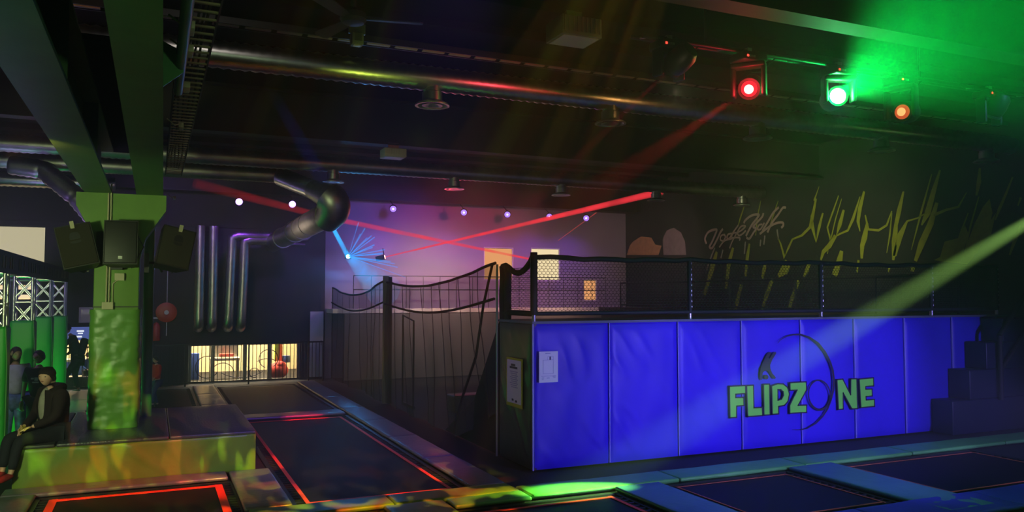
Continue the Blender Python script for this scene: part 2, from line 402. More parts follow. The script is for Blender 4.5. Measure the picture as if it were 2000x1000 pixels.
window(4, W2, M['lit_cream'], 1, 1, 0.03, M['white'])
window(5, W3, M['lit_orange'], 1, 1, 0.03, M['white'])
for b in (W1, W2):
    MB().box(b[0], b[1], YB - .35, YB - .33, b[2] + .02, b[2] + .04)
# steel beams across the hall under the ceiling
def ibeam(name, y, z0, x0, x1, h=0.5, wd=0.3, m=None):
    t = 0.03
    return struct(MB().box(x0, x1, y - wd / 2, y + wd / 2, z0, z0 + t).box(x0, x1, y - t / 2, y + t / 2, z0 + t, z0 + h - t).box(x0, x1, y - wd / 2, y + wd / 2, z0 + h - t, z0 + h).build(name, m or M['beamdark']))
ibeam('ceiling_beam', 6.4, 5.32, XL, XR, 0.75)
ibeam('ceiling_beam', 14.7, 5.22, XL, XR, 0.85)
ibeam('ceiling_beam', 22.8, 5.14, XL, XR, 0.9, 0.5)
# roof decking ribs between the beams
for k in range(24):
    y = -3.2 + k * 1.1
    if min(abs(y - q) for q in (6.4, 14.7, 22.8)) < .3: continue
    struct(MB().box(XL, XR, y, y + .12, ZC - .12, ZC).build('ceiling_rib', M['ceil']))
# ledge along the rear wall and decks round the dodgeball pit
struct(MB().box(4.6, XR, 22.6, YB, 1.88, 2.0).build('trim_1', mat('pale_ledge', (.75, .72, .66), .6)))
struct(MB().box(XL, 4.55, YB - .04, YB, 4.26, 4.32).build('trim_2', M['beamdark']))
# the lit room behind the low glazing, and the counter room further left
def niche(name, b, y1, m, fl):
    x0, x1, z0, z1 = b; y0 = YB + .2; X0, X1, Z1 = x0 - .6, x1 + .6, z1 + 1.2
    return struct(MB().box(X0, X1, y1, y1 + .1, z0 - .2, Z1).box(X0 - .1, X0, y0, y1, z0 - .2, Z1).box(X1, X1 + .1, y0, y1, z0 - .2, Z1)
                  .box(X0, X1, y0, y1, Z1, Z1 + .1).box(X0, X1, y0, y1, z0 - .2, z0 - .02).build(name, m))
niche('wall_playroom', ROOM, 27.0, mat('cream_wall', (0.85, 0.68, 0.38), 0.8), None)
niche('wall_counter_room', CNT, 27.0, mat('cream_wall', (0.8, 0.7, 0.45), 0.8), None)
area('playroom_lamp', (2.3, 24.9, 2.1), (2.3, 25.0, 0), (1, 0.86, 0.58), 460, 2.6, 1.6)
area('counter_room_lamp', (-3.2, 24.9, 2.6), (-3.2, 25.0, 0), (1, 0.9, 0.7), 330, 3.2, 1.6)
# glazing of the playroom with its wire-drawn circles
gl = bpy.data.materials.new('clear_glass'); gl.use_nodes = True; gn = gl.node_tree; gn.nodes.clear()
_o = gn.nodes.new('ShaderNodeOutputMaterial'); _t = gn.nodes.new('ShaderNodeBsdfTransparent'); _g = gn.nodes.new('ShaderNodeBsdfGlossy'); _m = gn.nodes.new('ShaderNodeMixShader')
_g.inputs['Roughness'].default_value = 0.05; _m.inputs[0].default_value = 0.07
gn.links.new(_t.outputs[0], _m.inputs[1]); gn.links.new(_g.outputs[0], _m.inputs[2]); gn.links.new(_m.outputs[0], _o.inputs[0])
M['glass'] = gl
fr = struct(MB().box(.89, 3.86, YB + .02, YB + .12, 1.0, 1.06).box(.89, 3.86, YB + .02, YB + .12, -.02, .04).box(.89, .97, YB + .02, YB + .12, .04, 1.0).box(3.78, 3.86, YB + .02, YB + .12, .04, 1.0).build('window_6', M['ductdark']))
xs = [.97, 1.52, 2.36, 3.02, 3.78]
for a, b in zip(xs, xs[1:]):
    MB().box(a + (.05 if a > 1 else 0), b - (.05 if b < 3.7 else 0), YB + .06, YB + .07, .04, 1.0).build('pane', M['glass'], fr)
    if b < 3.7: MB().box(b - .05, b + .05, YB + .02, YB + .12, .04, 1.0).build('mullion', M['ductdark'], fr)
def arc(cx, cz, r, a0, a1, n=28, sq=1.0): return [(cx + r * math.cos(math.radians(a0 + (a1 - a0) * i / n)), YB + .045, cz + sq * r * math.sin(math.radians(a0 + (a1 - a0) * i / n))) for i in range(n + 1)]
for pts in (arc(1.38, .42, .30, 40, 330), arc(1.78, .22, .30, 10, 200), arc(2.62, .22, .13, 0, 300), arc(3.0, .60, .26, -60, 250), arc(2.95, .1, .5, 60, 120), arc(2.3, 1.2, 1.1, 240, 300)):
    MB().tube(pts, 0.012, 5).build('line_drawing', M['ink'], fr)
# things in the playroom
def ellipsoid(mb, c, r, seg=16, rings=10, mtx=None):
    prof = [(max(1e-4, math.sin(PI * i / rings)), -math.cos(PI * i / rings)) for i in range(rings + 1)]
    T = Matrix.Translation(c) @ (mtx or Matrix()) @ Matrix.Diagonal((*r, 1))
    mb.lathe(prof, seg, T); return mb
bb = MB(); ellipsoid(bb, (0, 0, .24), (.3, .26, .24)); ellipsoid(bb, (.05, -.06, .4), (.17, .15, .12))
bb = bb.build('bean_bag', mat('red_fabric', (0.75, 0.06, 0.04), 0.7), None, True); bb.location = (3.35, 24.2, -.04)
tag(bb, 'round red bean bag behind the playroom glass', 'bean bag')
t = MB(); t.lathe([(.01, -.1), (.11, -.1), (.14, 0), (.11, .1), (.01, .1)], 18); t = t.build('play_ball', mat('blue_toy', (0.04, 0.12, 0.4), 0.4), None, True)
t.location = (3.62, 24.5, .5); tag(t, 'dark blue ball on the pillar cushion above the red bean bag', 'ball')
for nm, col, x0, x1, z0, z1, lb in (('wall_mat', (0.04, 0.14, 0.6), .95, 1.22, 0, .75, 'blue upright mat at the dark left end of the playroom'), ('play_curtain', (0.8, 0.22, 0.03), 3.40, 3.5, .45, 1.6, 'orange hanging strip inside the playroom'), ('play_curtain', (0.45, 0.6, 0.05), 3.28, 3.39, .45, 1.6, 'lime green hanging strip inside the playroom'), ('bench_cushion', (0.7, 0.1, 0.06), 1.75, 2.15, .62, .72, 'red bench cushion before the grey board in the playroom')):
    o = soft_box(nm, x0, x1, 24.4, 24.52, z0, z1, .02, mat('c_' + nm + str(col[1]), col, .6)); tag(o, lb, {'wall_mat': 'mat', 'play_curtain': 'curtain', 'bench_cushion': 'cushion'}[nm])
cb = thing('play_bench', 'low cream bench with a grey board in the playroom', 'bench', (1.95, 24.8, -.04))
soft_box('seat', 1.5, 2.3, 24.3, 24.8, .52, .6, .01, M['cream'], cb)
for x in (1.54, 2.26): soft_box('leg', x - .03, x + .03, 24.35, 24.75, -.02, .52, .01, M['cream'], cb)
soft_box('backboard', 1.5, 2.3, 24.78, 24.83, .6, 1.5, .01, M['ductdark'], cb)
# open white door leaf and dark lobby to the right of the glazing
dr = struct(soft_box('door_1', 4.12, 4.5, YB - .10, YB - .05, .05, 1.92, .01, M['white']))
MB().box(4.42, 4.46, YB - .14, YB - .10, .95, 1.1).build('door_handle', M['steel'], dr)
# hose reel, extinguisher cabinet, cable
hr = thing('fire_hose_reel', 'round red fire hose reel on the charcoal back wall', 'hose reel', (onY(325, 610, YB).x, YB, 1.93))
hx = hr.location.x
Rx = Matrix.Translation((hx, YB - .02, 1.93)) @ Matrix.Rotation(PI / 2, 4, 'X')
MB().lathe([(.05, 0), (.26, 0), (.265, .02), (.265, .03), (.2, .05), (.05, .055)], 32, Rx).build('reel_disc', M['reelred'], hr, True)
MB().lathe([(.01, .05), (.06, .05), (.06, .1), (.01, .1)], 16, Rx).build('hub', M['white'], hr, True)
MB().tube([(hx + .01, YB - .02, 3.3), (hx + .01, YB - .02, 2.2)], .012).build('supply_pipe', M['white'], hr)
MB().tube([(hx + .01, YB - .02, 1.66), (hx + .01, YB - .02, 1.3)], .012).build('hose', M['white'], hr)
fb = onY(305, 645, YB).x
fx = thing('fire_extinguisher', 'red fire extinguisher under a white sign beside the reel', 'extinguisher', (fb, YB, 1.2))
MB().lathe([(.01, 0), (.09, 0), (.1, .03), (.1, .38), (.06, .46), (.03, .48), (.01, .5)], 18, Matrix.Translation((fb, YB - .12, 1.18))).build('cylinder_body', M['reelred'], fx, True)
MB().box(fb - .02, fb + .06, YB - .14, YB - .1, 1.68, 1.72).build('handle', M['blackmetal'], fx)
MB().box(fb - .12, fb + .12, YB - .02, YB, 1.76, 1.8).build('sign', M['white'], fx)
pf = thing('wall_notice', 'grey framed notice on the wall left of the green column', 'notice', (-1.4, YB, 1.75))
MB().box(-1.75, -1.1, YB - .05, YB, 1.68, 2.08).build('frame', M['white'], pf)
MB().box(-1.7, -1.15, YB - .056, YB - .05, 1.72, 2.03).build('sheet', M['ductdark'], pf)
MB().box(-1.5, -1.32, YB - .06, YB - .056, 1.86, 1.88).build('text_line', M['ink'], pf)
# order counter and menu board
ct = thing('order_counter', 'cream counter with blue front in the lit room', 'counter', (-3, 24.3, .27))
soft_box('worktop', -5.9, -1.1, 24.3, 24.9, .62, .68, .01, M['cream'], ct); soft_box('front_panel', -5.8, -1.2, 24.35, 24.85, .2, .62, .01, mat('counter_blue', (0.05, 0.12, 0.5), .5), ct)
mn = thing('menu_screen', 'blue menu screen with white lettering above the counter', 'screen', (-2.0, 25, 1.2))
a = onY(143, 640, 24.0); b = onY(196, 664, 24.0)
MB().box(a.x - .35, b.x + .3, 24.0, 24.05, b.z, a.z + .1).build('screen_panel', emat('screen_blue', (0.10, 0.14, 0.45), 0.8), mn)
for px, py, ww, hh in ((150, 645, 14, 3), (152, 650, 10, 2), (148, 656, 12, 3), (178, 644, 8, 2), (178, 650, 8, 2), (176, 658, 14, 4), (180, 655, 6, 3)):
    p = onY(px, py, 23.99); q = onY(px + ww, py + hh, 23.99)
    MB().box(p.x, q.x, 23.985, 24.0, q.z, p.z).build('lettering', emat('screen_white', (0.85, 0.9, 1), 1.2), mn)
# guard railing in front of the glazing
rl = thing('guard_railing', 'black guard railing of thin upright bars before the back wall', 'railing', (0, 22.9, 0))
for x0, x1 in ((-5.6, 4.42),):
    MB().box(x0, x1, 22.88, 22.92, 1.06, 1.1).build('top_rail', M['blackmetal'], rl); MB().box(x0, x1, 22.885, 22.915, .07, .1).build('bottom_rail', M['blackmetal'], rl)
x = -5.6; k = 0
bar_me = MB().box(-.008, .008, -.008, .008, .1, 1.06).mesh('bar'); bar_me.materials.append(M['blackmetal'])
post_me = MB().box(-.02, .02, -.02, .02, -.02, 1.1).mesh('post'); post_me.materials.append(M['blackmetal'])
while x < 4.43:
    post = (k % 16 == 0) or x > 4.33
    o = bpy.data.objects.new('post' if post else 'bar', post_me if post else bar_me); C.objects.link(o); o.parent = rl; o.location = (x, 0, 0); x += .1; k += 1

# ================================================================== DUCTS
def ribbed(pts, r, pitch=0.055, amp=0.012):
    P = [Vector(pts[0])]; R = [r]
    out = []; rr = []
    for a, b in zip(pts, pts[1:]):
        a = Vector(a); b = Vector(b); n = max(2, int((b - a).length / (pitch / 2)))
        for i in range(n): out.append(a.lerp(b, i / n)); rr.append(r + (amp if i % 2 else 0))
    out.append(Vector(pts[-1])); rr.append(r)
    return out, rr
def duct(name, label, pts, r, m, group=None, pitch=.12, amp=.017, seg=20):
    p, q = ribbed(pts, r, pitch, amp)
    o = MB().tube(p, q, seg).build(name, m, None, True); tag(o, label, 'duct', group); return o
d1 = duct('spiral_duct', 'longest nearest silver spiral duct crossing below the ceiling', [(-7.3, 9.8, 5.2), (14.7, 9.8, 5.2)], .15, M['duct'])
d2 = duct('spiral_duct', 'second silver spiral duct further back above the rear diffusers', [(-7.3, 16.7, 5.12), (14.8, 16.7, 5.12)], .15, M['ductdark'])
d4 = duct('spiral_duct', 'short silver spiral duct far back at the left above the pale window', [(-7.3, 21.6, 5.08), (-.9, 21.6, 5.08)], .16, M['duct'])
# third duct with its bends
p0, p1, p2 = Vector((-7.3, 17.5, 4.93)), Vector((2.45, 17.5, 4.93)), Vector((3.30, 16.3, 4.36))
p3 = Vector((3.25, 16.6, 4.05)); p4 = onY(532, 475, 23.4)
bd = thing('bent_duct', 'silver duct that bends down twice and turns back to the rear wall', 'duct', tuple(p0))
P, R = ribbed([p0, p1], .15, .07, .008); MB().tube(P, R, 20).build('straight_run', M['ductdark'], bd, True)
P, R = ribbed([p1 - Vector((.05, 0, 0)), p1.lerp(p2, .62)], .19, .11, .012); MB().tube(P, R, 20).build('flexible_section', M['duct'], bd, True)
MB().tube([p1.lerp(p2, .6), p1.lerp(p2, .85), p2], [.2, .25, .27], 24).build('reducer', M['ductdark'], bd, True)
ea, eb, ec = p2 - (p2 - p1).normalized() * .15, p2 + Vector((.16, -.05, -.16)), p3 + Vector((.0, .15, -.08))
MB().tube([(1 - u) ** 2 * ea + 2 * u * (1 - u) * eb + u * u * ec for u in [i / 12 for i in range(13)]], [.33] * 9 + [.32, .31, .30, .29], 28).build('elbow', M['ductdark'], bd, True)
L = [p3.lerp(p4, i / 8) for i in range(9)]
MB().tube(L, [.27 - .003 * i for i in range(9)], 24).build('lower_run', M['ductdark'], bd, True)
for i in (2, 3, 4, 6): MB().tube([L[i], L[i] + (p4 - p3).normalized() * .04], .276, 24).build('joint_band', M['duct'], bd, True)
# slanted duct at far left
q0 = onY(60, 320, 17.3); q1 = onY(200, 445, 17.0)
duct('slanted_duct', 'slanting silver duct dropping behind the green column', [tuple(onY(20, 322, 17.4)), tuple(onY(85, 332, 17.3)), tuple(onY(150, 385, 17.1)), tuple(q1)], .17, M['ductdark'])
# drop ducts on the wall
for k, px in enumerate((388, 414, 446, 471)):
    b = onY(px, 640, 22.95); tz = 4.25 if k < 2 else 3.98 - .1 * (k - 2)
    pts = [(b.x, 22.95, tz), (b.x, 22.95, b.z + .22), (b.x, 22.98, b.z + .07), (b.x + .0, 23.1, b.z), (b.x, 23.3, b.z)]
    if k >= 2: pts = [(3.1 + .1 * k, 22.95, tz + .02), (b.x + .22, 22.95, tz + .02), (b.x + .06, 22.95, tz - .04)] + pts[1:]
    P, R = ribbed(pts, .125, .08, .006)
    lb = ['leftmost upright silver duct on the charcoal wall', 'second upright silver duct from the column on the charcoal wall', 'upright silver duct whose top bends right in the higher loop', 'upright silver duct whose top bends right in the lower loop'][k]
    o = MB().tube(P, R, 18).build('drop_duct', M['ductdark'], None, True); tag(o, lb, 'duct', 'drop ducts on the charcoal wall')
for a, lb in ((((585, 468), (600, 468), (625, 445)), 'upper thin bent pipe under the bent duct'), (((560, 476), (596, 478)), 'lower thin straight pipe under the bent duct')):
    o = MB().tube([onY(x, y, 23.46) for x, y in a], .03, 8).build('thin_pipe', M['steel'], None, True); tag(o, lb, 'pipe')
# round ceiling diffusers under the ducts
def diffuser():
    t = thing('round_diffuser', '', 'air diffuser')
    MB().lathe([(.13, .0), (.13, .12), (.115, .13), (.115, .2), (.125, .21)][::-1], 20, Matrix.Translation((0, 0, .04))).build('neck', M['duct'], t, True)
    MB().lathe([(.05, .05), (.13, .05), (.20, .02), (.225, 0), (.225, -.015), (.19, -.012), (.16, .02), (.05, .03)], 28).build('outer_cone', M['steel'], t, True)
    MB().lathe([(.02, .03), (.10, .02), (.135, -.01), (.12, -.012), (.02, .015)], 24).build('inner_ring', M['steel'], t, True)
    return t
proto = diffuser(); dn = 0
names = ['first', 'second', 'third', 'fourth', 'fifth']
for row, (Y, z, X0) in enumerate(((9.8, 4.86, 3.25), (16.7, 4.76, 3.38))):
    for k in range(5):
        o = proto if dn == 0 else copy_tree(proto); dn += 1
        o.location = (X0 + 2.68 * k, Y, z)
        o['label'] = ('round silver diffuser, %s from the left under the %s spiral duct') % (names[k], ('nearest long', 'second')[row]); o['group'] = ('diffusers under the near duct', 'diffusers under the rear duct')[row]
# slotted cable tray above the near duct
tr = thing('slotted_cable_tray', 'slotted steel cable tray running above the near spiral duct', 'cable tray', (0, 9.95, 5.6))
MB().box(-6, 14.7, 9.86, 9.88, 5.6, 5.68).box(-6, 14.7, 10.02, 10.04, 5.6, 5.68).build('side_rails', M['blackmetal'], tr)
rung = MB().box(-.15, .15, -.03, .03, 0, .012).mesh('rung'); rung.materials.append(mat('tray_rung', (0.35, 0.28, 0.25), 0.5))
for k in range(44):
    o = bpy.data.objects.new('rung', rung); C.objects.link(o); o.parent = tr; o.location = (-1.5 + k * .37, 0, 0)

# ================================================================== LIGHTING BAR AND MOVING HEADS
lb_ = thing('lighting_bar', 'black twin-pipe lighting bar carrying the moving heads', 'lighting bar', (9, 7.1, 5.15))
for dy, dz in ((0, 0), (.25, .06)): MB().tube([(4.7, 7.1 + dy, 5.16 + dz), (14.6, 7.1 + dy, 5.16 + dz)], .025, 10).build('pipe', M['blackmetal'], lb_, True)
for k in range(10):
    x = 4.8 + k * 1.05; MB().tube([(x, 7.1, 5.16), (x + .02, 7.35, 5.22)], .012, 6).build('cross_tube', M['ductdark'], lb_)
for x in (5.6, 9.0, 12.4): MB().tube([(x, 7.2, 5.18), (x, 7.2, 6.05)], .015, 6).build('hanger', M['blackmetal'], lb_)
def moving_head(pos, aim, lens_m, label, core_m=None):
    p = Vector(pos); d = (Vector(aim) - p).normalized()
    t = thing('moving_head_light', label, 'stage light', (p.x, p.y, 5.14), 0, 'moving heads on the lighting bar')
    soft_box('base', p.x - .17, p.x + .17, p.y - .13, p.y + .13, 5.03, 5.13, .02, M['blackplastic'], t)
    MB().box(p.x - .03, p.x + .03, p.y - .03, p.y + .03, 5.12, 5.2).build('clamp', M['steel'], t)
    h = Vector((d.x, d.y, 0)); h = h.normalized() if h.length > .01 else Vector((0, -1, 0)); s = Vector((-h.y, h.x, 0))
    rot = Matrix(((s.x, h.x, 0, 0), (s.y, h.y, 0, 0), (0, 0, 1, 0), (0, 0, 0, 1)))
    T = Matrix.Translation((p.x, p.y, p.z)) @ rot
    for q in (-1, 1): soft_box('yoke_arm', q * .17 - .025, q * .17 + .025, -.07, .07, -.09, 5.0 - p.z, .02, M['blackplastic'], t, mtx=T)
    soft_box('yoke_bridge', -.19, .19, -.08, .08, 4.97 - p.z, 5.03 - p.z, .02, M['blackplastic'], t, mtx=T)
    z = d; xx = s; yy = z.cross(xx); H = Matrix.Translation(p) @ Matrix(((xx.x, yy.x, z.x, 0), (xx.y, yy.y, z.y, 0), (xx.z, yy.z, z.z, 0), (0, 0, 0, 1)))
    MB().lathe([(.02, -.22), (.09, -.21), (.13, -.15), (.14, -.02), (.13, .05), (.115, .085), (.125, .09), (.125, .112), (.10, .112), (.10, .098), (.01, .098)][::1], 24, H @ Matrix.Translation((0, 0, -.13))).build('head', M['blackplastic'], t, True); hd_ = [c for c in t.children if c.name.startswith('head')][-1]
    MB().lathe([(.01, .0), (.092, .0), (.085, .018), (.062, .028), (.01, .028)], 24, H @ Matrix.Translation((0, 0, -.030))).build('lens', lens_m, hd_, True)
    MB().lathe([(.01, .027), (.055, .027), (.045, .034), (.01, .037)], 20, H @ Matrix.Translation((0, 0, -.030))).build('lens_centre', core_m or lens_m, hd_, True)
    for q in range(4):
        MB().box(-.012, .012, -.012, .012, 0, .004, Matrix.Translation((p.x - .12 + q * .03, p.y - .135, 5.07)) @ Matrix.Rotation(PI / 2, 4, 'X')).build('indicator', emat('red_led', (1, 0.05, 0.03), 2.5) if q == 0 else M['ductdark'], t)
    MB().tube([(p.x + .1, p.y + .1, 5.1), (p.x + .16, p.y + .14, 4.98), (p.x + .3, p.y + .12, 5.0), (p.x + .42, p.y + .02, 5.15)], .008, 6).build('cable', M['blackplastic'], t)
    return t
point('red_lens_spill', out_of(HEADS[1], (3.0, 4.5, 3.0), .14), (1, .02, .04), 14, .04)
point('green_lens_spill', out_of(HEADS[2], AIMS[2], .12), (0.0, 1, .12), 55, .04)
point('head_fill_light', (4.5, 6.2, 4.3), (1, .8, .5), 4, .04)  # added point light to make the left head body visible
dimlens = mat('unlit_lens', (0.25, 0.25, 0.22), 0.12, spec=0.9)
moving_head(HEADS[0], AIMS[0], dimlens, 'unlit moving head at the left end of the lighting bar')
moving_head(HEADS[1], (3.0, 4.5, 3.0), emat('lens_red', (1, 0.015, 0.03), 1.6), 'moving head with the bright red lens', emat('lens_red_core', (1, 0.25, 0.2), 6))
moving_head(HEADS[2], AIMS[2], emat('lens_green', (0.55, 1, 0.75), 60), 'moving head glaring green towards the viewer')
moving_head(HEADS[3], (5.0, 6.0, 4.2), emat('lens_orange', (.8, 0.10, 0.03), .8), 'tilted moving head with a dim orange lens', emat('lens_orange_core', (1, .45, .15), 1.3))
moving_head(HEADS[4], AIMS[4], dimlens, 'unlit moving head at the right, nearest the mural')
moving_head(HEADS[5], AIMS[5], emat('lens_lime', (0.6, 1, 0.3), 9), 'moving head by the mural wall throwing the pale green beam')
# purple par lights on the far wall
px_lights = [(467, 394), (571, 399), (768, 408), (906, 415), (991, 419), (1073, 423), (1145, 426)]
ordn = ['leftmost of the row', 'just left of the bent duct', 'first right of the bent duct', 'fourth along the row', 'above the gap by the orange window', 'right of centre over the two lit windows', 'rightmost of the row']
for i, (px, py) in enumerate(px_lights):
    p = onY(px, py, 22.3); t = thing('par_light', 'small violet par light on the rear wall, ' + ordn[i], 'stage light', tuple(p), 0, 'violet par lights high on the rear wall')
    aim = (CAM + Vector((2, 6, -3)) - p).normalized(); z = aim; xx = Vector((0, 0, 1)).cross(z).normalized(); yy = z.cross(xx)
    H = Matrix.Translation(p) @ Matrix(((xx.x, yy.x, z.x, 0), (xx.y, yy.y, z.y, 0), (xx.z, yy.z, z.z, 0), (0, 0, 0, 1)))
    MB().lathe([(.02, -.16), (.08, -.15), (.105, -.1), (.105, .02), (.095, .02), (.095, .0), (.01, .0)], 20, H).build('can', M['blackplastic'], t, True)
    k = 1.0 if i < 2 else .55
    MB().lathe([(.01, 0), (.09, 0), (.085, .008), (.01, .012)], 20, H @ Matrix.Translation((0, 0, .003))).build('lens', emat('lens_violet%d' % (i < 2), (0.42, 0.22, 1), 7 if i < 2 else 1.6), t, True)
    MB().lathe([(.01, 0), (.028, 0), (.01, .006)], 12, H @ Matrix.Translation((0, 0, .016))).build('lens_centre', emat('lens_core', (0.8, 0.7, 1), 4) if i >= 2 else emat('lens_core_dim', (1, 0.8, .9), 3), t, True)
    MB().tube([p + Vector((0, .0, .1)), p + Vector((0, .32, .28))], .012, 6).build('bracket', M['blackmetal'], t)
    spot('violet_par_glow_%d' % i, tuple(p + aim * .15), tuple(p + Vector((0, .55, -1.2))), (0.30, 0.07, 1), 90 if i > 1 else 60, 100, 1.0, .05)
# added helper washes of the rear wall, no fixtures: magenta and warm red in the middle, blue at the left
spot('magenta_wall_wash', (9.2, 18.5, 5.0), (8.8, 23.4, 3.6), (1, 0.08, 0.20), 620, 75, 1.0, .2)
spot('violet_wall_wash', (6.2, 19.5, 5.0), (6.4, 23.4, 3.6), (0.26, 0.10, 1), 420, 80, 1.0, .2)
spot('warm_wall_wash', (11.3, 20.5, 2.3), (11.6, 23.4, 3.0), (1, 0.55, 0.38), 150, 110, 1.0, .2)
spot('violet_left_wash', (0.2, 20.0, 5.0), (0.6, 23.4, 4.2), (0.40, 0.18, 1), 110, 90, 1.0, .2)
spot('warm_mural_wash', (10.8, 12.5, 4.0), (14.8, 15.0, 3.6), (1.0, 1.0, 0.5), 300, 100, 1.0, .3)  # helper spot without a fixture, lifts the mural paint
spot('corner_wash', (11.6, 18.6, 4.2), (14.8, 21.6, 3.6), (1, .62, .55), 200, 80, 1.0, .3)  # added beige-pink spot brightening the wall near the rear corner
spot('ledge_fill_light', (7.6, 21.0, 3.3), (7.6, 22.65, 1.9), (1, .75, .5), 300, 150, .8, .1)  # added spot that brightens the ledge, no lamp hangs there
spot('pit_wash', (8.2, 17.5, 4.6), (8.0, 22.4, .9), (.75, .68, .85), 160, 90, 1.0, .3)  # added helper light on the pit wall behind the nets
spot('net_wash', (2.2, 10.2, 5.4), (4.72, 15.0, 1.0), (.8, .62, .8), 60, 60, 1.0, .3)  # fixture-less spot added to light the curtain nets
spot('bent_duct_fill_light', (1.0, 19.0, 3.0), (3.2, 18.5, 4.2), (1, .78, .6), 330, 70, 1.0, .3)  # added unseen warm lamp for the lower run of the bent duct
point('red_haze_fill_light', tuple(onY(880, 470, 21.0)), (1, .05, .10), 36, .1)  # added point light reddening the haze where the lasers cross
# ================================================================== TRAMPOLINES AND PADS
def trampoline(x0, x1, y0, y1, label, tape=True, group='trampoline beds sunk between the pads', inset=.12, tw=.05):
    t = thing('trampoline', label, 'trampoline', ((x0 + x1) / 2, (y0 + y1) / 2, 0), 0, group)
    g = .11
    MB().grid(lambda u, v: (x0 + g + u * (x1 - x0 - 2 * g), y0 + g + v * (y1 - y0 - 2 * g), -.005 - .012 * math.sin(PI * u) * math.sin(PI * v)), 8, 12).build('jump_bed', M['bed'], t, True, recalc=False)
    MB().box(x0 - .04, x0 + .03, y0, y1, -.018, .0).box(x1 - .03, x1 + .04, y0, y1, -.018, .0).box(x0, x1, y0 - .04, y0 + .03, -.018, .0).box(x0, x1, y1 - .03, y1 + .04, -.018, .0).build('frame', M['blackmetal'], t)
    if tape:
        tm_ = M['tape'] if tw > .03 else mat('brown_orange_tape', (0.40, 0.09, 0.03), .6)
        for a in (x0 + g + .02, x1 - g - tw - .02): MB().box(a, a + tw, y0 + g, y1 - g, -.003, .002).build('tape_line', tm_, t)
        for a in (y0 + g + .02, y1 - g - tw - .02): MB().box(x0 + g + .02, x1 - g - .02, a, a + tw, -.0032, .0018).build('tape_line', tm_, t)
    # springs across the gap, one joined part per bed
    mb = MB(); n = int((y1 - y0) / .12)
    for k in range(1, n):
        y = y0 + k * .12
        mb.box(x0 + .02, x0 + g + .01, y - .008, y + .008, -.012, -.002); mb.box(x1 - g - .01, x1 - .02, y - .008, y + .008, -.012, -.002)
    o = mb.build('springs', M['blackmetal'], t); o['kind'] = 'stuff'
    return t
trampoline(1.52, 3.56, 9.35, 16.05, 'long trampoline bed in the middle, red light across its far end')
trampoline(1.52, 3.56, 16.65, 22.3, 'far trampoline bed just before the lit playroom glass', tape=False)
trampoline(-1.15, .92, 16.65, 22.3, 'far trampoline bed behind the green box, left of the silvery pad', tape=False)
trampoline(-1.15, .92, 14.45, 16.1, 'short trampoline bed right behind the green box', tape=False)
trampoline(-3.9, -1.85, 16.65, 22.3, 'far left trampoline bed under the walking person')
trampoline(-1.2, .97, 7.6, 11.0, 'trampoline with a red taped border at the foot of the green box', tw=.09)
trampoline(3.12, 5.17, 6.7, 8.47, 'trampoline lit by the green pool of light')
trampoline(5.88, 7.92, 6.7, 8.55, 'square trampoline before the word on the blue wall', tw=.025)
trampoline(8.78, 11.6, 6.7, 8.55, 'trampoline at the right edge before the steps', tw=.025)
trampoline(1.0, 2.35, 6.7, 8.85, 'trampoline just in front of the pale patterned cross pad')
trampoline(5.88, 7.92, 4.2, 6.0, 'nearer trampoline below the blue front pads')
PN = [0]
def pad(x0, x1, y0, y1, m, label, h=.055, r=.025, grp='foam safety pads around the beds'):
    """a pad run, sewn from pieces about 1.9 m long"""
    t = thing('safety_pad', label, 'pad', ((x0 + x1) / 2, (y0 + y1) / 2, 0), 0, grp)
    lx, ly = x1 - x0, y1 - y0; n = max(1, round(max(lx, ly) / 2.0))
    for k in range(n):
        a, b = k / n, (k + 1) / n
        if lx > ly: soft_box('pad_section', x0 + lx * a + .004, x0 + lx * b - .004, y0, y1, 0, h, r, m, t, 3, cuts=7, amp=.006)
        else: soft_box('pad_section', x0, x1, y0 + ly * a + .004, y0 + ly * b - .004, 0, h, r, m, t, 3, cuts=7, amp=.006)
    return t
G, GY, TE = M['padgreen'], M['padgrey'], M['padteal']
pad(3.60, 4.08, 9.32, 22.4, GY, 'long grey pad run along the right of the central beds')
pad(.96, 1.48, 14.4, 22.4, GY, 'silvery pad run between the two far beds')
pad(.96, 1.48, 9.34, 11.40, GY, 'dark pad right of the red taped trampoline')
pad(1.52, 3.56, 16.1, 16.6, GY, 'cross pad between the central beds, at the red light')
pad(-1.15, .92, 16.15, 16.6, GY, 'cross pad behind the green box')
pad(-1.83, -1.2, 14.4, 22.4, mat('pale_pad', (0.4, 0.36, 0.3), .35), 'pale pad run left of the column')
pad(-1.6, .93, 11.05, 11.44, GY, 'dark narrow pad along the foot of the green box')
pad(-1.75, -1.22, 7.4, 11.03, GY, 'grey pad at the bottom left corner')
pad(.99, 4.08, 8.88, 9.30, M['boxvinyl'], 'patterned orange and yellow cross pad at the bottom')
pad(4.10, 14.6, 8.58, 9.08, G, 'long green pad run before the blue platform')
pad(2.38, 3.08, 6.6, 8.85, M['boxvinyl'], 'green pad running towards the viewer at bottom centre')
pad(3.12, 4.08, 8.52, 8.86, M['padgreen'], 'short green pad corner left of the green light pool')
pad(5.20, 5.85, 6.1, 8.56, TE, 'teal pad right of the green light pool')
pad(7.96, 8.74, 6.1, 8.56, TE, 'teal pad between the two right-hand trampolines')
pad(5.20, 14.6, 5.95, 6.62, mat('blue_pad', (0.04, 0.06, 0.35), .36, spec=.6, bump=.3, bscale=9), 'blue pad run along the near side of the right-hand trampolines')
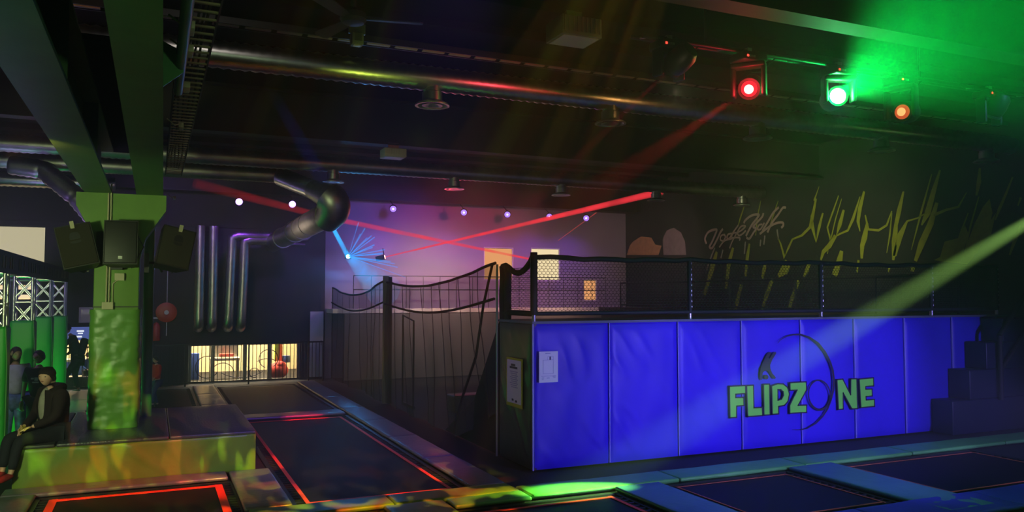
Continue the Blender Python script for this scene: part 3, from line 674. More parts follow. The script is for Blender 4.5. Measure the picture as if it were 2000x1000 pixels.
# ================================================================== GREEN BOX, COLUMN
bx = thing('padded_box', 'long yellow-green padded box under the column', 'padded box', (-.1, 12.9, 0))
BX0, BX1, BY0, BY1, BZ = -1.53, 1.31, 11.46, 14.38, .556
def fold(u, v, s, k=1.0):
    """soft gathers of a vinyl cover, radiating from the top corners"""
    r = noise.noise(Vector((u * 3.1 + s, v * 1.3, s))) * .5
    a = math.sin((u * 2.2 + v * 1.6 + s) * 9 + 2.5 * noise.noise(Vector((u * 2, v * 2, s + 4)))) * .5 + .5
    m = max(0, noise.noise(Vector((u * 1.7 + 8, v * 1.7, s * 2))) + .25)
    return k * (.012 * r + .014 * (a ** 3) * m)
def front_panel(name, x0, x1, z0, z1, y, m, parent, s, th=.05, nu=40, nv=28, k=1.0):
    """a padded panel facing -y with folds in its cover"""
    mb = MB()
    def fn(u, v):
        e = min(u, 1 - u, v, 1 - v); rr = .03 * (1 - min(1, e * 14)) ** 2
        return (x0 + u * (x1 - x0), y + rr - fold(u * (x1 - x0), v * (z1 - z0), s, k) * min(1, e * 9), z0 + v * (z1 - z0))
    mb.grid(fn, nu, nv); b = len(mb.v)
    mb.v += [(x0, y + .03, z0), (x1, y + .03, z0), (x1, y + .03, z1), (x0, y + .03, z1), (x0, y + th, z0), (x1, y + th, z0), (x1, y + th, z1), (x0, y + th, z1)]
    for f in ((4, 5, 6, 7), (0, 1, 5, 4), (1, 2, 6, 5), (2, 3, 7, 6), (3, 0, 4, 7)): mb.f.append(tuple(b + i for i in f))
    return mb.build(name, m, parent, True, recalc=False)
soft_box('core', BX0 + .04, BX1 - .01, BY0 + .04, BY1, 0.0, BZ - .05, .01, M['darkvinyl'], bx)
front_panel('front_panel', BX0, BX1, .005, BZ - .035, BY0, M['boxvinyl'], bx, 2.0, .05, 110, 24, 1.3)
soft_box('end_panel', BX0, BX0 + .045, BY0 + .05, BY1, .005, BZ - .05, .015, M['boxvinyl'], bx)
for i, (a, b) in enumerate(((BX0, -1.08), (-1.07, .22), (.23, BX1))):
    soft_box('top_mat', a, b, BY0 - .005, BY1, BZ - .05, BZ, .018, M['purplemat'] if i != 0 else M['darkvinyl'], bx, 3, cuts=7, amp=.006)
CX0, CX1, CY0, CY1 = -.80, -.16, 12.42, 13.05
col = thing('green_column', 'green pillar with padded foot rising from the box', 'column', ((CX0 + CX1) / 2, (CY0 + CY1) / 2, 0))
# padded foot with folds on every side
mb = MB()
def footring(z):
    out = []; n = 56
    for i in range(n):
        a = 2 * PI * i / n; c, s = math.cos(a), math.sin(a); k = (abs(c) ** 7 + abs(s) ** 7) ** (-1 / 7)
        rr = (.325 + .012 * noise.noise(Vector((c * 3, s * 3, z * 6))) + .008 * noise.noise(Vector((c * 2, s * 2, z * 17))) + .002 * math.sin(z * 34 + 6 * noise.noise(Vector((c * 2, s * 2, z * 2))))) * k
        out.append(((CX0 + CX1) / 2 + c * rr, (CY0 + CY1) / 2 + s * rr, z))
    return out
zs = [BZ + .0 + i * (1.64) / 70 for i in range(71)]
for z in zs: mb.v += footring(z)
for i in range(70):
    for k in range(56): k2 = (k + 1) % 56; mb.f.append((i * 56 + k, i * 56 + k2, (i + 1) * 56 + k2, (i + 1) * 56 + k))
mb.f.append(tuple(70 * 56 + k for k in range(56)))
mb.build('foot_padding', M['greenvinyl'], col, True)
soft_box('shaft', CX0 + .04, CX1 - .03, CY0 + .04, CY1 - .04, 0, 3.3, .015, M['greenpost'], col)
MB().prism([(-1.00, CY0 + .04, 3.82), (.14, CY0 + .04, 3.82), (.14, CY0 + .04, 3.60), (-.12, CY0 + .04, 3.20), (-.19, CY0 + .04, 2.9), (-.76, CY0 + .04, 2.9), (-.80, CY0 + .04, 3.25), (-1.00, CY0 + .04, 3.64)], (0, .55, 0)).build('flared_head', M['greenpost'], col)
for x in (-.60, -.565): MB().tube([(x, CY0 + .015, 3.95), (x, CY0 + .015, 2.22)], .011, 8).build('conduit', M['cream'], col)
MB().box(-.65, -.51, CY0 - .02, CY0 + .04, 2.20, 2.30).build('junction_box', M['cream'], col)
MB().box(-.50, -.38, CY0 - .02, CY0 + .04, 2.60, 2.70).build('junction_box', M['cream'], col)
MB().tube([(-.52, CY0 + .02, 2.24), (-.52, CY0 + .02, 2.56), (-.44, CY0 + .02, 2.62)], .006, 6).build('cable', M['cream'], col)
MB().box(CX0 + .03, CX1 - .02, CY0 + .03, CY0 + .045, 2.225, 2.24).build('band', M['blackmetal'], col)
sp_ = MB().tube([(-.07, 13.5, 0), (-.07, 13.5, 3.9)], .075, 16).build('steel_post', mat('darker_green_steel', (0.06, 0.20, 0.09), .5), None, True)
tag(sp_, 'darker green round post just behind the green column', 'post')
# two green girders overhead
def girder(label, xa, xb, w0, w1, grp='green girders over the column'):
    """bottom flange tapers a touch: xa.. left edge far/near"""
    t = thing('green_girder', label, 'girder', ((xa + xb) / 2, 6, 3.82), 0, grp)
    z = 3.82; c = (xa + xb) / 2
    MB().quad_box([(xa, -2, z), (xb - w0, -2, z), (xb, 12.6, z), (xa, 12.6, z), (xa, -2, z + .035), (xb - w0, -2, z + .035), (xb, 12.6, z + .035), (xa, 12.6, z + .035)]).build('bottom_flange', M['greensteel'], t)
    MB().box(c - .015, c + .015, -2, 12.6, z + .035, z + .6).build('web', M['greensteel'], t)
    MB().box(xa, xb - w0, -2, 12.6, z + .6, z + .635).build('top_flange', M['greensteel'], t)
    for y in (3.0, 6.2, 9.4): MB().box(xa + .01, xb - .01 - w0, y, y + .02, z + .035, z + .6).build('stiffener', M['greensteel'], t)
girder('green girder running straight overhead to the right of the column head', -.25, .10, .15, 0)
girder('green girder running overhead from the upper left to the column head', -.90, -.56, 0, 0)
dp = struct(MB().box(-.92, .05, 7.25, 12.9, 4.47, 4.52).build('ceiling_plate', M['ceil']))
gp = thing('handrail_pipe', 'green pipe on plate brackets beside the right girder', 'pipe', (.15, 5, 4.1))
MB().tube([(.135, -1, 4.1), (.155, 7.2, 4.1)], .035, 14).build('pipe', mat('teal_green_steel', (0.05, 0.23, 0.10), .45), gp, True)
for y in (4.25, 6.35): MB().prism([(.0, y, 3.9), (.0, y, 4.28), (.17, y, 4.2), (.17, y, 4.05)], (0, .02, 0)).build('bracket', mat('bright_green_steel', (0.08, 0.36, 0.09), .45), gp)
MB().tube([(.05, 3.9, 4.22), (.36, 3.95, 4.22)], .012, 6).build('cross_rod', M['greensteel'], gp)
# cable ladder beside the girder
cl = thing('cable_ladder', 'black cable ladder full of cables along the right girder', 'cable tray', (.27, 8, 4.15))
for x in (.12, .34): MB().box(x, x + .012, -1, 12.9, 4.18, 4.26).build('side_rail', M['blackmetal'], cl)
rg = MB().box(0, .22, -.012, .012, 0, .012).mesh('rung'); rg.materials.append(mat('ladder_rung', (0.30, 0.22, 0.13), .5))
for k in range(64):
    o = bpy.data.objects.new('rung', rg); C.objects.link(o); o.parent = cl; o.location = (.12 - .27, 3 + k * .155 - 8, 4.18 - 4.15)
for k in range(5):
    pts = [(.15 + .035 * k + .012 * math.sin(j * 1.3 + k), -1 + j * .7, 4.21 + .01 * math.sin(j + k)) for j in range(20)]
    MB().tube(pts, .009, 5).build('cable', M['blackplastic'], cl, True)
for i, (px, py, s) in enumerate(((372, 60, 1), (371, 104, .9), (364, 174, 1.1), (353, 250, 1), (341, 388, .9))):
    p = onX(px, py, .34); p = CAM + ray(px, py) * ((4.10 - 2.4) / ray(px, py).z)
    t = thing('emergency_box', 'small cream junction box with cables, %s beside the cable ladder' % ['nearest', 'second nearest', 'third nearest', 'fourth nearest', 'furthest, by the column head,'][i], 'junction box', tuple(p), 0, 'cream junction boxes along the ladder')
    h = .035 * s
    soft_box('housing', p.x - h * .7, p.x + h * .7, p.y - h * 2.6, p.y + h * 2.6, 4.09, 4.14, .006, M['cream'], t)
    MB().tube([p + Vector((-.02, -.09, .02)), p + Vector((-.06, -.12, .0)), p + Vector((-.10, -.05, .05)), p + Vector((-.13, -.02, .08))], .007, 6).build('cable', M['cream'], t, True)
# loudspeakers on the column
def speaker(loc, rz, tilt, roll, label, w=.44, h=.66, d=.36, badge=False, handle=True):
    t = thing('loudspeaker', label, 'speaker', loc, 0, 'loudspeakers on the green column')
    T = Matrix.Translation(loc) @ Matrix.Rotation(rz, 4, 'Z') @ Matrix.Rotation(roll, 4, 'Y') @ Matrix.Rotation(tilt, 4, 'X')
    mb = MB(); k = .72
    mb.quad_box([T @ Vector(q) for q in ((-w / 2, -d / 2, -h / 2), (w / 2, -d / 2, -h / 2), (w / 2 * k, d / 2, -h / 2), (-w / 2 * k, d / 2, -h / 2), (-w / 2, -d / 2, h / 2), (w / 2, -d / 2, h / 2), (w / 2 * k, d / 2, h / 2), (-w / 2 * k, d / 2, h / 2))])
    mb.build('cabinet', M['blackplastic'], t)
    soft_box('grille', -w / 2 + .012, w / 2 - .012, -d / 2 - .018, -d / 2 + .01, -h / 2 + .015, h / 2 - .015, .012, M['blackplastic'] if badge else M['grille'], t, mtx=T)
    if handle:
        hp = [(-.065, 0), (-.065, .05), (-.045, .09), (0, .105), (.045, .09), (.065, .05), (.065, 0)]
        MB().prism([T @ Vector((x, -d / 2 - .021, z + .08)) for x, z in hp], T.to_3x3() @ Vector((0, .004, 0))).build('cup_recess', M['blackmetal'], t)
        MB().prism([T @ Vector((x, -d / 2 - .021, -z * .35 + .06)) for x, z in hp], T.to_3x3() @ Vector((0, .004, 0))).build('cup_handle', M['blackmetal'], t)
        MB().box(-.025, .025, -d / 2 - .03, -d / 2 - .015, h / 2 - .06, h / 2 + .04, T).build('bracket_clip', M['cream'], t)
    if badge: MB().box(-.025, .025, -d / 2 - .022, -d / 2 - .017, -h / 2 + .07, -h / 2 + .11, T).build('badge', mat('badge_white', (.7, .7, .7), .4), t)
    MB().tube([T @ Vector((-.1, d / 2 - .02, -h / 2 + .05)), T @ Vector((0, d / 2 + .12, -h / 2 - .0))], .018, 8).build('mounting_arm', M['blackmetal'], t)
    MB().tube([T @ Vector((w / 2 - .05, d / 2, h / 2 - .1)), T @ Vector((w / 2 + .05, d / 2 + .05, 0)), T @ Vector((w / 2 - .1, d / 2 + .08, -h / 2))], .008, 6).build('cable', M['blackplastic'], t, True)
    return t
sc_ = onY(238, 477, 12.18); speaker(tuple(sc_), -.05, -.10, 0, 'black loudspeaker facing straight out on the front of the column', .42, .60, .34, True, False)
sl = onY(152, 484, 12.3); speaker(tuple(sl), .05, -.14, -.24, 'left loudspeaker on the column, leaning with its base to the right', .44, .58)
sr = onY(337, 487, 12.6); speaker(tuple(sr), .25, -.12, .22, 'right loudspeaker on the column, leaning with its base to the left', .46, .58)
MB_ = MB().box(-.55, -.40, 12.32, 12.46, 2.75, 2.86).build('speaker_bracket', M['blackmetal']); tag(MB_, 'black wall bracket under the middle loudspeaker on the column', 'bracket')
for xx, lb in ((-.86, 'black pole mount between the column and the left loudspeaker'), (-.10, 'black pole mount between the column and the right loudspeaker')):
    o = MB().box(xx - .03, xx + .03, 12.6, 12.72, 2.72, 3.0).tube([(xx, 12.66, 2.86), (xx + (-.16 if xx < -.5 else .16), 12.6, 2.86)], .02, 8).build('speaker_bracket', M['blackmetal']); tag(o, lb, 'bracket')

# ================================================================== BLUE PLATFORM
PF = thing('padded_platform', 'raised platform clad in tall blue vinyl panels with green lettering', 'platform', (9.5, 10.5, 0))
PX0, PX1, PY, PZ = 4.76, 14.45, 9.93, 2.0
xsm = [PX0, 5.97, 7.16, 8.35, 9.55, 10.72, 11.9, 13.1, 14.35]
for i, (a, b) in enumerate(zip(xsm, xsm[1:])):
    front_panel('wall_pad', a + .006, b - .006, .01, PZ, PY, M['bluevinyl'], PF, 3.0 + i * 5.1, .06, 34, 48, 1.9 if i < 2 else (1.0 if i == 2 else .35))
    if i: MB().tube([(a, PY + .004, .02), (a, PY + .0, 1.0), (a, PY + .004, PZ)], .008, 6).build('seam', M['seam'], PF)
MB().tube([(PX0 - .005, PY + .0, .01), (PX0 - .005, PY + .0, PZ)], .014, 8).build('corner_piping', M['seam'], PF)
MB().box(PX0 + .05, PX1, PY + .06, 11.1, 0, PZ - .03).build('core', M['blackmetal'], PF)
MB().box(PX0 - .02, PX1 + .3, PY - .015, 11.12, PZ, PZ + .035).build('deck_edge', mat('grey_edge', (0.12, 0.13, 0.18), .6), PF)
# side panel facing -x
mb = MB()
def sfn(u, v):
    e = min(u, 1 - u, v, 1 - v)
    return (PX0 - .02 - fold(u * 1.2, v * 2, 31.0, 2.2) * min(1, e * 9) + .02 * (1 - min(1, e * 14)) ** 2, 11.1 - u * (11.1 - PY), .01 + v * (PZ - .01))
mb.grid(sfn, 30, 50); mb.build('side_pad', M['darkvinyl'], PF, True, recalc=False)
MB().box(PX0 - .0, PX0 + .06, PY + .02, 11.1, .01, PZ).build('side_backing', M['blackmetal'], PF)
# decks round the dodgeball pit
dk = struct(MB().box(13.2, XR, 11.12, 22.6, 1.9, 2.0).box(13.2, 13.26, 11.12, 22.6, 0, 1.9).build('trim_3', M['wallblack']))
# lettering
LG = thing('_tmp', 'x', 'x')
bpy.data.objects.remove(LG)
YL = PY - .040
def zl(x, y): return onY(1400 + x / 4.546, 630 + y / 4.546, YL)
lg = bpy.data.objects.new('lettering', None); C.objects.link(lg); lg.parent = PF; lg.location = (0, 0, 0)
glyphs = {
 'F': [(112, 566), (255, 558), (256, 630), (168, 636), (168, 666), (238, 664), (241, 736), (176, 742), (176, 842), (117, 846)],
 'L': [(264, 560), (325, 556), (330, 756), (404, 753), (407, 826), (274, 836)],
 'I': [(415, 548), (468, 546), (473, 819), (418, 823)],
 'Z': [(648, 534), (793, 525), (797, 598), (722, 735), (797, 732), (798, 798), (648, 806), (646, 735), (712, 600), (650, 603)],
 'N': [(1066, 508), (1118, 502), (1188, 640), (1190, 500), (1242, 498), (1250, 764), (1200, 767), (1122, 625), (1122, 768), (1080, 773)],
 'E': [(1264, 502), (1391, 490), (1393, 562), (1322, 568), (1322, 592), (1378, 590), (1380, 652), (1324, 657), (1326, 688), (1399, 682), (1401, 744), (1280, 756)]}
P_out = [(487, 562), (540, 543), (590, 545), (628, 575), (645, 635), (632, 700), (600, 735), (548, 745), (550, 810), (492, 816)]
P_in = [(542, 596), (568, 596), (588, 615), (592, 645), (575, 678), (543, 690)]
glyphs['P'] = P_out[:2] + P_out[2:] 
def closed_ribbon(mb, pts, wd, nrm):
    P = [Vector(p) for p in pts]; P = P + [P[0]]
    for a, b in zip(P, P[1:]):
        d = (b - a).normalized() * wd * .5; mb.ribbon([a - d, b + d], wd, nrm, .003)
kz = (zl(100, 0) - zl(0, 0)).length / 100
for ch, poly in glyphs.items():
    if ch == 'P':
        # ring-shaped glyph: bridge outer to counter
        loop = P_out + [P_out[0]] + [P_in[0]] + P_in[::-1][:-0 or None]
        outer = [zl(*q) for q in P_out]; inner = [zl(*q) for q in P_in]
        tri = geometry.tessellate_polygon([outer, inner]); mb = MB(); mb.v = [tuple(p) for p in outer + inner] ; mb.f = [tuple(t_) for t_ in tri]
        o = mb.build('letter', M['logogreen'], lg, recalc=False)
        mb = MB(); closed_ribbon(mb, outer, 9 * kz, (0, -1, 0)); closed_ribbon(mb, inner, 9 * kz, (0, -1, 0)); mb.build('letter_outline', M['logoblack'], lg)
    else:
        pts = [zl(*q) for q in poly]
        MB().prism(pts, (0, .004, 0)).build('letter', M['logogreen'], lg)
        mb = MB(); closed_ribbon(mb, pts, 9 * kz, (0, -1, 0)); mb.build('letter_outline', M['logoblack'], lg)
ring = [zl(910 + 97 * math.cos(a * PI / 24) + 6 * math.sin(a * PI / 24), 643 + 131 * math.sin(a * PI / 24)) for a in range(49)]
MB().ribbon(ring, [(9 + 5 * max(0, math.sin(a * PI / 24))) * kz * 1.1 for a in range(49)], (0, -1, 0)).build('ring_letter', M['logoblack'], lg)
arcp = [(540, 182), (565, 152), (620, 122), (680, 108), (740, 106), (820, 132), (900, 186), (960, 262), (1005, 350), (1030, 430), (1040, 520), (1034, 600), (1014, 680), (985, 760), (940, 832), (880, 893), (800, 940), (740, 952), (670, 950)]
MB().ribbon([zl(*q) for q in arcp], [k * kz for k in (2, 4, 7, 10, 13, 15, 17, 18, 18, 18, 18, 18, 17, 15, 12, 10, 7, 5, 2)], (0, -1, 0)).build('sweep_arc', M['logoblack'], lg)
fig = [(470, 262), (484, 266), (458, 318), (466, 322), (505, 264), (525, 260), (526, 276), (492, 330), (474, 375), (476, 410), (492, 450), (525, 488), (518, 500), (500, 496), (474, 455), (455, 430), (430, 424), (410, 442), (402, 475), (400, 510), (388, 508), (382, 470), (388, 410), (405, 365), (430, 310), (452, 272)]
MB().prism([zl(*q) for q in fig], (0, .004, 0)).build('handstand_figure', M['logoblack'], lg)
MB().prism([zl(439 + 19 * math.cos(a * PI / 10), 484 + 21 * math.sin(a * PI / 10)) for a in range(20)], (0, .004, 0)).build('figure_head', M['logoblack'], lg)
# posters
pa = onY(1053, 687, PY - .05); pb = onY(1090, 746, PY - .05)
po = thing('safety_notice', 'white notice sheet with a plan taped to the blue panel', 'notice', ((pa.x + pb.x) / 2, PY - .045, pb.z))
MB().box(pa.x, pb.x, PY - .048, PY - .044, pb.z, pa.z).build('sheet', M['paper'], po)
W_, H_ = pb.x - pa.x, pa.z - pb.z
def mark(u0, u1, v0, v1, par=po): return MB().box(pa.x + u0 * W_, pa.x + u1 * W_, PY - .0505, PY - .048, pa.z - v1 * H_, pa.z - v0 * H_)
faint = mat('faint_ink', (0.30, 0.26, 0.48), .6)
mark(.33, .6, .05, .075).build('heading', faint, po)
mb = MB()
for (u0, u1, v0, v1) in ((.2, .215, .27, .72), (.2, .75, .27, .28), (.74, .755, .17, .72), (.2, .75, .71, .72), (.45, .46, .16, .27), (.45, .75, .16, .17), (.1, .9, .79, .8)):
    mb.v, mb.f = mb.v, mb.f; mb.box(pa.x + u0 * W_, pa.x + u1 * W_, PY - .0505, PY - .048, pa.z - v1 * H_, pa.z - v0 * H_)
mb.build('plan_drawing', faint, po)
mark(.55, .62, .17, .27).build('figure_mark', M['ink'], po)
for u0, v0, ww in ((.14, .84, .12), (.14, .88, .1), (.4, .85, .15), (.72, .80, .16), (.74, .84, .13)): mark(u0, u0 + ww, v0, v0 + .018).build('text_line', faint, po)
ya = onX(993, 745, PX0 - .04).y; yb = onX(1020, 745, PX0 - .04).y; zt = onX(1005, 703, PX0 - .04).z; zb_ = onX(1005, 787, PX0 - .04).z
p2_ = thing('rules_board', 'narrow white rules sheet in a yellow frame on the dark side panel', 'notice', (PX0 - .05, (ya + yb) / 2, zb_))
XX = PX0 - .045
MB().box(XX - .012, XX, min(ya, yb) - .03, max(ya, yb) + .03, zb_ - .05, zt + .03).build('frame', M['yellow'], p2_)
MB().box(XX - .016, XX - .012, min(ya, yb), max(ya, yb), zb_, zt).build('sheet', M['paper'], p2_)
yl_, yr_ = max(ya, yb), min(ya, yb); WW, HH = yl_ - yr_, zt - zb_
for u0, u1, v in ((.3, .6, .09), (.2, .75, .15)) + tuple((.22 + .05 * (i % 3), .78 - .06 * (i % 2), .26 + .045 * i) for i in range(9)) + ((.35, .48, .9), (.6, .72, .92)):
    MB().box(XX - .018, XX - .016, yl_ - u1 * WW, yl_ - u0 * WW, zt - v * HH - (.03 if v < .2 or v > .85 else .01), zt - v * HH).build('text_line', M['ink'] if v < .2 or v > .85 else faint, p2_)
# padded steps at the right end
st = thing('padded_steps', 'navy padded steps climbing to the platform at the right', 'steps', (13.6, 9.5, 0))
for i, (x0, z1) in enumerate(((12.5, .58), (12.95, 1.09), (13.4, 1.56), (13.85, 1.98))):
    soft_box('step', x0, 14.78, PY - .42 + .0 * i, PY - .012, (0 if i == 0 else (.58, 1.09, 1.56)[i - 1]) + .002, z1, .02, M['stepvinyl'], st)
hrail = thing('padded_handrail', 'black padded handrail beside the navy steps', 'handrail', (13.4, 9.4, 0))
a = onY(1956, 790, 9.45); b = onY(1953, 655, 9.45)
MB().tube([(a.x, 9.45, 1.0 - .45), (a.x, 9.45, b.z)], .045, 12).build('post', M['blackpad'], hrail, True)
MB().tube([(a.x, 9.45, b.z), (b.x + .75, 9.45, b.z + .75)], .045, 12).build('top_rail', M['blackpad'], hrail, True)
MB().tube([(a.x, 9.45, b.z - .62), (b.x + .75, 9.45, b.z + .1)], .04, 12).build('lower_rail', M['blackpad'], hrail, True)
# ================================================================== FENCES AND NETS
def hexnet(p0, ux, L, z0, z1, cell=.062, r=.0035, warp=None):
    """hexagonal netting as thin flat-sided strands from p0 along ux"""
    mb = MB(); ux = Vector(ux).normalized(); h = cell * .62
    nx = int(L / cell); nz = int((z1 - z0) / h); nr = Vector((0, 0, 1)).cross(ux)
    def pt(i, k, top):
        # k: row of zigzag, top: upper or lower vertex
        x = i * cell / 2; z = z0 + k * h + (h * .32 if top else 0)
        q = Vector(p0) + ux * min(x, L); q.z = min(z, z1)
        if warp: q = warp(q, min(x, L) / L, (q.z - z0) / (z1 - z0))
        return q
    def strand(a, b):
        d = (b - a)
        if d.length < 1e-4: return
        d.normalize(); s = d.cross(nr).normalized() * r; n_ = nr * r; e = len(mb.v)
        for p in (a, b): mb.v.extend([tuple(p + s), tuple(p - s * .5 + n_), tuple(p - s * .5 - n_)])
        for k in range(3): k2 = (k + 1) % 3; mb.f.append((e + k, e + k2, e + 3 + k2, e + 3 + k))
    for k in range(nz + 1):
        for i in range(2 * nx): strand(pt(i, k, (i + k) % 2 == 0), pt(i + 1, k, (i + 1 + k) % 2 == 0))
        if k < nz:
            for i in range(2 * nx + 1):
                if (i + k) % 2 == 0: strand(pt(i, k, True), pt(i, k + 1, False))
    return mb
RT, RB = 2.93, 2.14
ff = thing('netted_fence', 'black padded fence with hexagonal netting along the platform front', 'fence', (9.6, 9.98, 2.03))
fposts = [4.80, 7.42, 10.05, 12.65, 14.4]
YF_ = 9.99
for x in fposts:
    MB().tube([(x, YF_, 2.03), (x, YF_, 2.13)], .03, 10).build('post_foot', M['steel'], ff, True)
    MB().tube([(x, YF_, 2.12), (x, YF_, RT + (.06 if x < 5 else 0))], .05 if x < 5 else .038, 12).build('post', M['blackpad'], ff, True)
    for q in range(9):
        z = 2.2 + q * .08 + .01 * (q % 3)
        if x > 5: MB().tube([(x + .012, YF_ - .037, z), (x + .012, YF_ - .037, z + .035)], .006, 5).build('cable_tie', M['steel'], ff)
for a, b in zip(fposts, fposts[1:]):
    n = 10
    MB().tube([(a + (b - a) * i / n, YF_, RT + .012 * math.sin(i * 2.1 + a) - .02 * math.sin(PI * i / n)) for i in range(n + 1)], .036, 12).build('top_rail', M['blackpad'], ff, True)
    MB().tube([(a, YF_, RB), (b, YF_, RB)], .030, 10).build('bottom_rail', M['blackpad'], ff, True)
    o = hexnet((a, YF_, 0), (1, 0, 0), b - a, RB, RT).build('netting', M['net'], ff, recalc=False); o['kind'] = 'stuff'
fl = thing('netted_fence', 'short side run of netted fence at the platform corner', 'fence', (4.8, 10.5, 2.03))
def cz_(v): return 2.93 - .17 * math.sin(PI * min(1, v * 1.15)) * 1.0 - .10 * v
MB().tube([(4.8, 9.99 + 1.08 * i / 10, cz_(i / 10) + (.03 if i == 0 else 0)) for i in range(11)], .042, 12).build('top_rail', M['blackpad'], fl, True)
MB().tube([(4.8, 9.99, RB), (4.8, 11.07, RB)], .04, 12).build('bottom_rail', M['blackpad'], fl, True)
for y in (10.88, 11.07):
    MB().tube([(4.8, y, 2.02), (4.8, y + .01, 2.4), (4.8, y - .01, 2.7), (4.8, y, cz_((y - 9.99) / 1.08))], [.05, .055, .05, .055], 12).build('padded_post', M['blackpad'], fl, True)
o = hexnet((4.8, 9.99, 0), (0, 1, 0), .9, RB, 2.80, .045).build('netting', M['net'], fl, recalc=False); o['kind'] = 'stuff'
MB().tube([(4.72, 11.1, 0), (4.72, 11.1, 2.86)], .02, 8).build('end_pole', M['alu'], fl)
rf = thing('netted_fence', 'fence on the far right deck before the mural', 'fence', (13.9, 16, 2.0))
yr = [10.4, 12.3, 14.6, 17.0, 19.5, 22.4]
for y in yr: MB().tube([(13.9, y, 2.0), (13.9, y, 2.78)], .028, 8).build('post', M['blackpad'], rf, True)
MB().tube([(13.9, yr[0], 2.78), (13.9, yr[-1], 2.78)], .03, 8).build('top_rail', M['blackpad'], rf, True)
MB().tube([(13.9, yr[0], 2.08), (13.9, yr[-1], 2.08)], .025, 8).build('bottom_rail', M['blackpad'], rf, True)
o = hexnet((13.9, yr[0], 0), (0, 1, 0), yr[-1] - yr[0], 2.08, 2.78, .12, .004).build('netting', M['net'], rf, recalc=False); o['kind'] = 'stuff'
bf = thing('deck_railing', 'thin black railing on the ledge before the rear windows', 'railing', (8, 22.7, 2.0))
for z in (2.55, 2.95): MB().tube([(5.2, 22.7, z), (13.5, 22.7, z)], .014, 6).build('rail', M['blackmetal'], bf)
for k in range(17): MB().tube([(5.2 + k * .52, 22.7, 2.0), (5.2 + k * .52, 22.7, 2.95)], .011, 6).build('upright', M['blackmetal'], bf)
# big hanging curtain nets left of the platform
NX = 4.72
sheer = sheer_mat('sheer_black_net', (0.05, 0.045, 0.05), 0.34)
def curtain(name, label, y0, y1, top, bot, s, folds):
    t = thing(name, label, 'net', (NX, (y0 + y1) / 2, 0), 0, 'hanging curtain nets')
    def fn(u, v):
        y = y0 + u * (y1 - y0); z0, z1 = bot(u), top(u); z = z0 + v * (z1 - z0)
        a = noise.noise(Vector((u * folds + s, v * 1.2, s))) * .16 * (1 - .7 * v) + .035 * math.sin(u * folds * 6.3 + 3 * noise.noise(Vector((u * 2, v * 2, s)))) * (1 - .55 * v)
        return (NX + a, y, z)
    MB().grid(fn, 130, 40).build('net_cloth', sheer, t, True, recalc=False)
    def rope(v, r, m=M['net']):
        MB().tube([Vector(fn(i / 24, v)) for i in range(25)], r, 8).build('edge_rope', m, t, True)
    return t, fn, rope
t1, f1, rp1 = curtain('net_curtain', 'larger hanging black net curtain between the steel post and the platform', 17.4, 11.15,
    lambda u: 2.68 + .20 * u - .22 * math.sin(PI * u) * (1 - .2 * u), lambda u: .02 + (.62 * max(0, u - .75) * 4 * (1 if u > .75 else 0)), 1.0, 5)
rp1(1.0, .024)
def midrope(t, y0, y1, z0, z1, sag, r=.022):
    MB().tube([(NX - .03, y0 + (y1 - y0) * i / 24, z0 + (z1 - z0) * i / 24 - sag * math.sin(PI * i / 24)) for i in range(25)], r, 8).build('middle_rope', M['net'], t, True)
fp_ = MB().prism([(NX + .06, 11.16, 2.0), (NX + .06, 11.16, .0), (NX + .06, 13.6, .0), (NX + .06, 12.2, .7)], (.01, 0, 0)).build('dark_flap', M['net'], t1)
midrope(t1, 17.4, 11.15, 2.20, 2.34, .20)
for u in (.12, .22, .32, .42, .52, .6, .68, .76, .84, .91):
    MB().tube([Vector(f1(u + .06 * (1 - k / 6) * -1 + .04, 1 - k / 7)) + Vector((-.012, 0, 0)) for k in range(8)], .006, 5).build('gather', M['net'], t1, True)
MB().tube([f1(.985, 1), f1(.93, .75), f1(.86, .45), f1(.78, .22), f1(.70, .05)], .022, 8).build('hem', M['net'], t1, True)
t2, f2, rp2 = curtain('net_curtain', 'smaller hanging black net curtain between the steel post and the white door', 23.2, 17.5,
    lambda u: 2.60 + .12 * u - .26 * math.sin(PI * u), lambda u: .02, 7.0, 4)
rp2(1.0, .024); midrope(t2, 23.2, 17.5, 2.18, 2.24, .22)
for u in (.1, .25, .4, .55, .7, .8, .88, .95): MB().tube([Vector(f2(min(1, u + .02 * k / 7), 1 - k / 7)) + Vector((-.012, 0, 0)) for k in range(8)], .006, 5).build('gather', M['net'], t2, True)
pp = thing('net_post', 'steel post carrying the two net curtains', 'post', (NX, 17.45, 0))
MB().box(NX - .05, NX + .05, 17.4, 17.5, 0, 2.82).build('post', mat('olive_steel', (0.10, 0.11, 0.06), .5), pp)
MB().box(NX + .06, NX + .13, 17.38, 17.5, 0, 2.80).build('post_padding', M['blackpad'], pp)
ep = MB().tube([(NX, 23.25, 0), (NX, 23.25, 2.62)], .02, 8).build('net_pole', M['blackmetal']); tag(ep, 'thin black pole at the far end of the smaller net', 'pole')
gt = thing('gate_frame', 'thin black door frame behind the larger net, beside the steel post', 'gate', (NX + .35, 16.6, 0))
MB().tube([(NX + .3, 17.1, 0), (NX + .3, 17.1, 1.95), (NX + .3, 16.3, 1.85), (NX + .3, 16.3, 0)], .02, 8).build('frame_tube', M['blackmetal'], gt)
MB().box(NX + .3, NX + .34, 16.3, 17.1, .0, .06).build('threshold', M['blackmetal'], gt)
# low wall in the pit behind the nets
struct(MB().box(4.9, 13.2, 22.45, 22.6, 0, 1.86).build('wall_pit', mat('pit_wall', (0.16, 0.15, 0.16), .8)))
bm_ = thing('foam_bench', 'low dark foam beam on the pit floor behind the larger net', 'foam beam', (7, 14, 0))
soft_box('beam_body', 5.6, 9.0, 15.4, 15.9, 0, .35, .05, M['darkvinyl'], bm_)

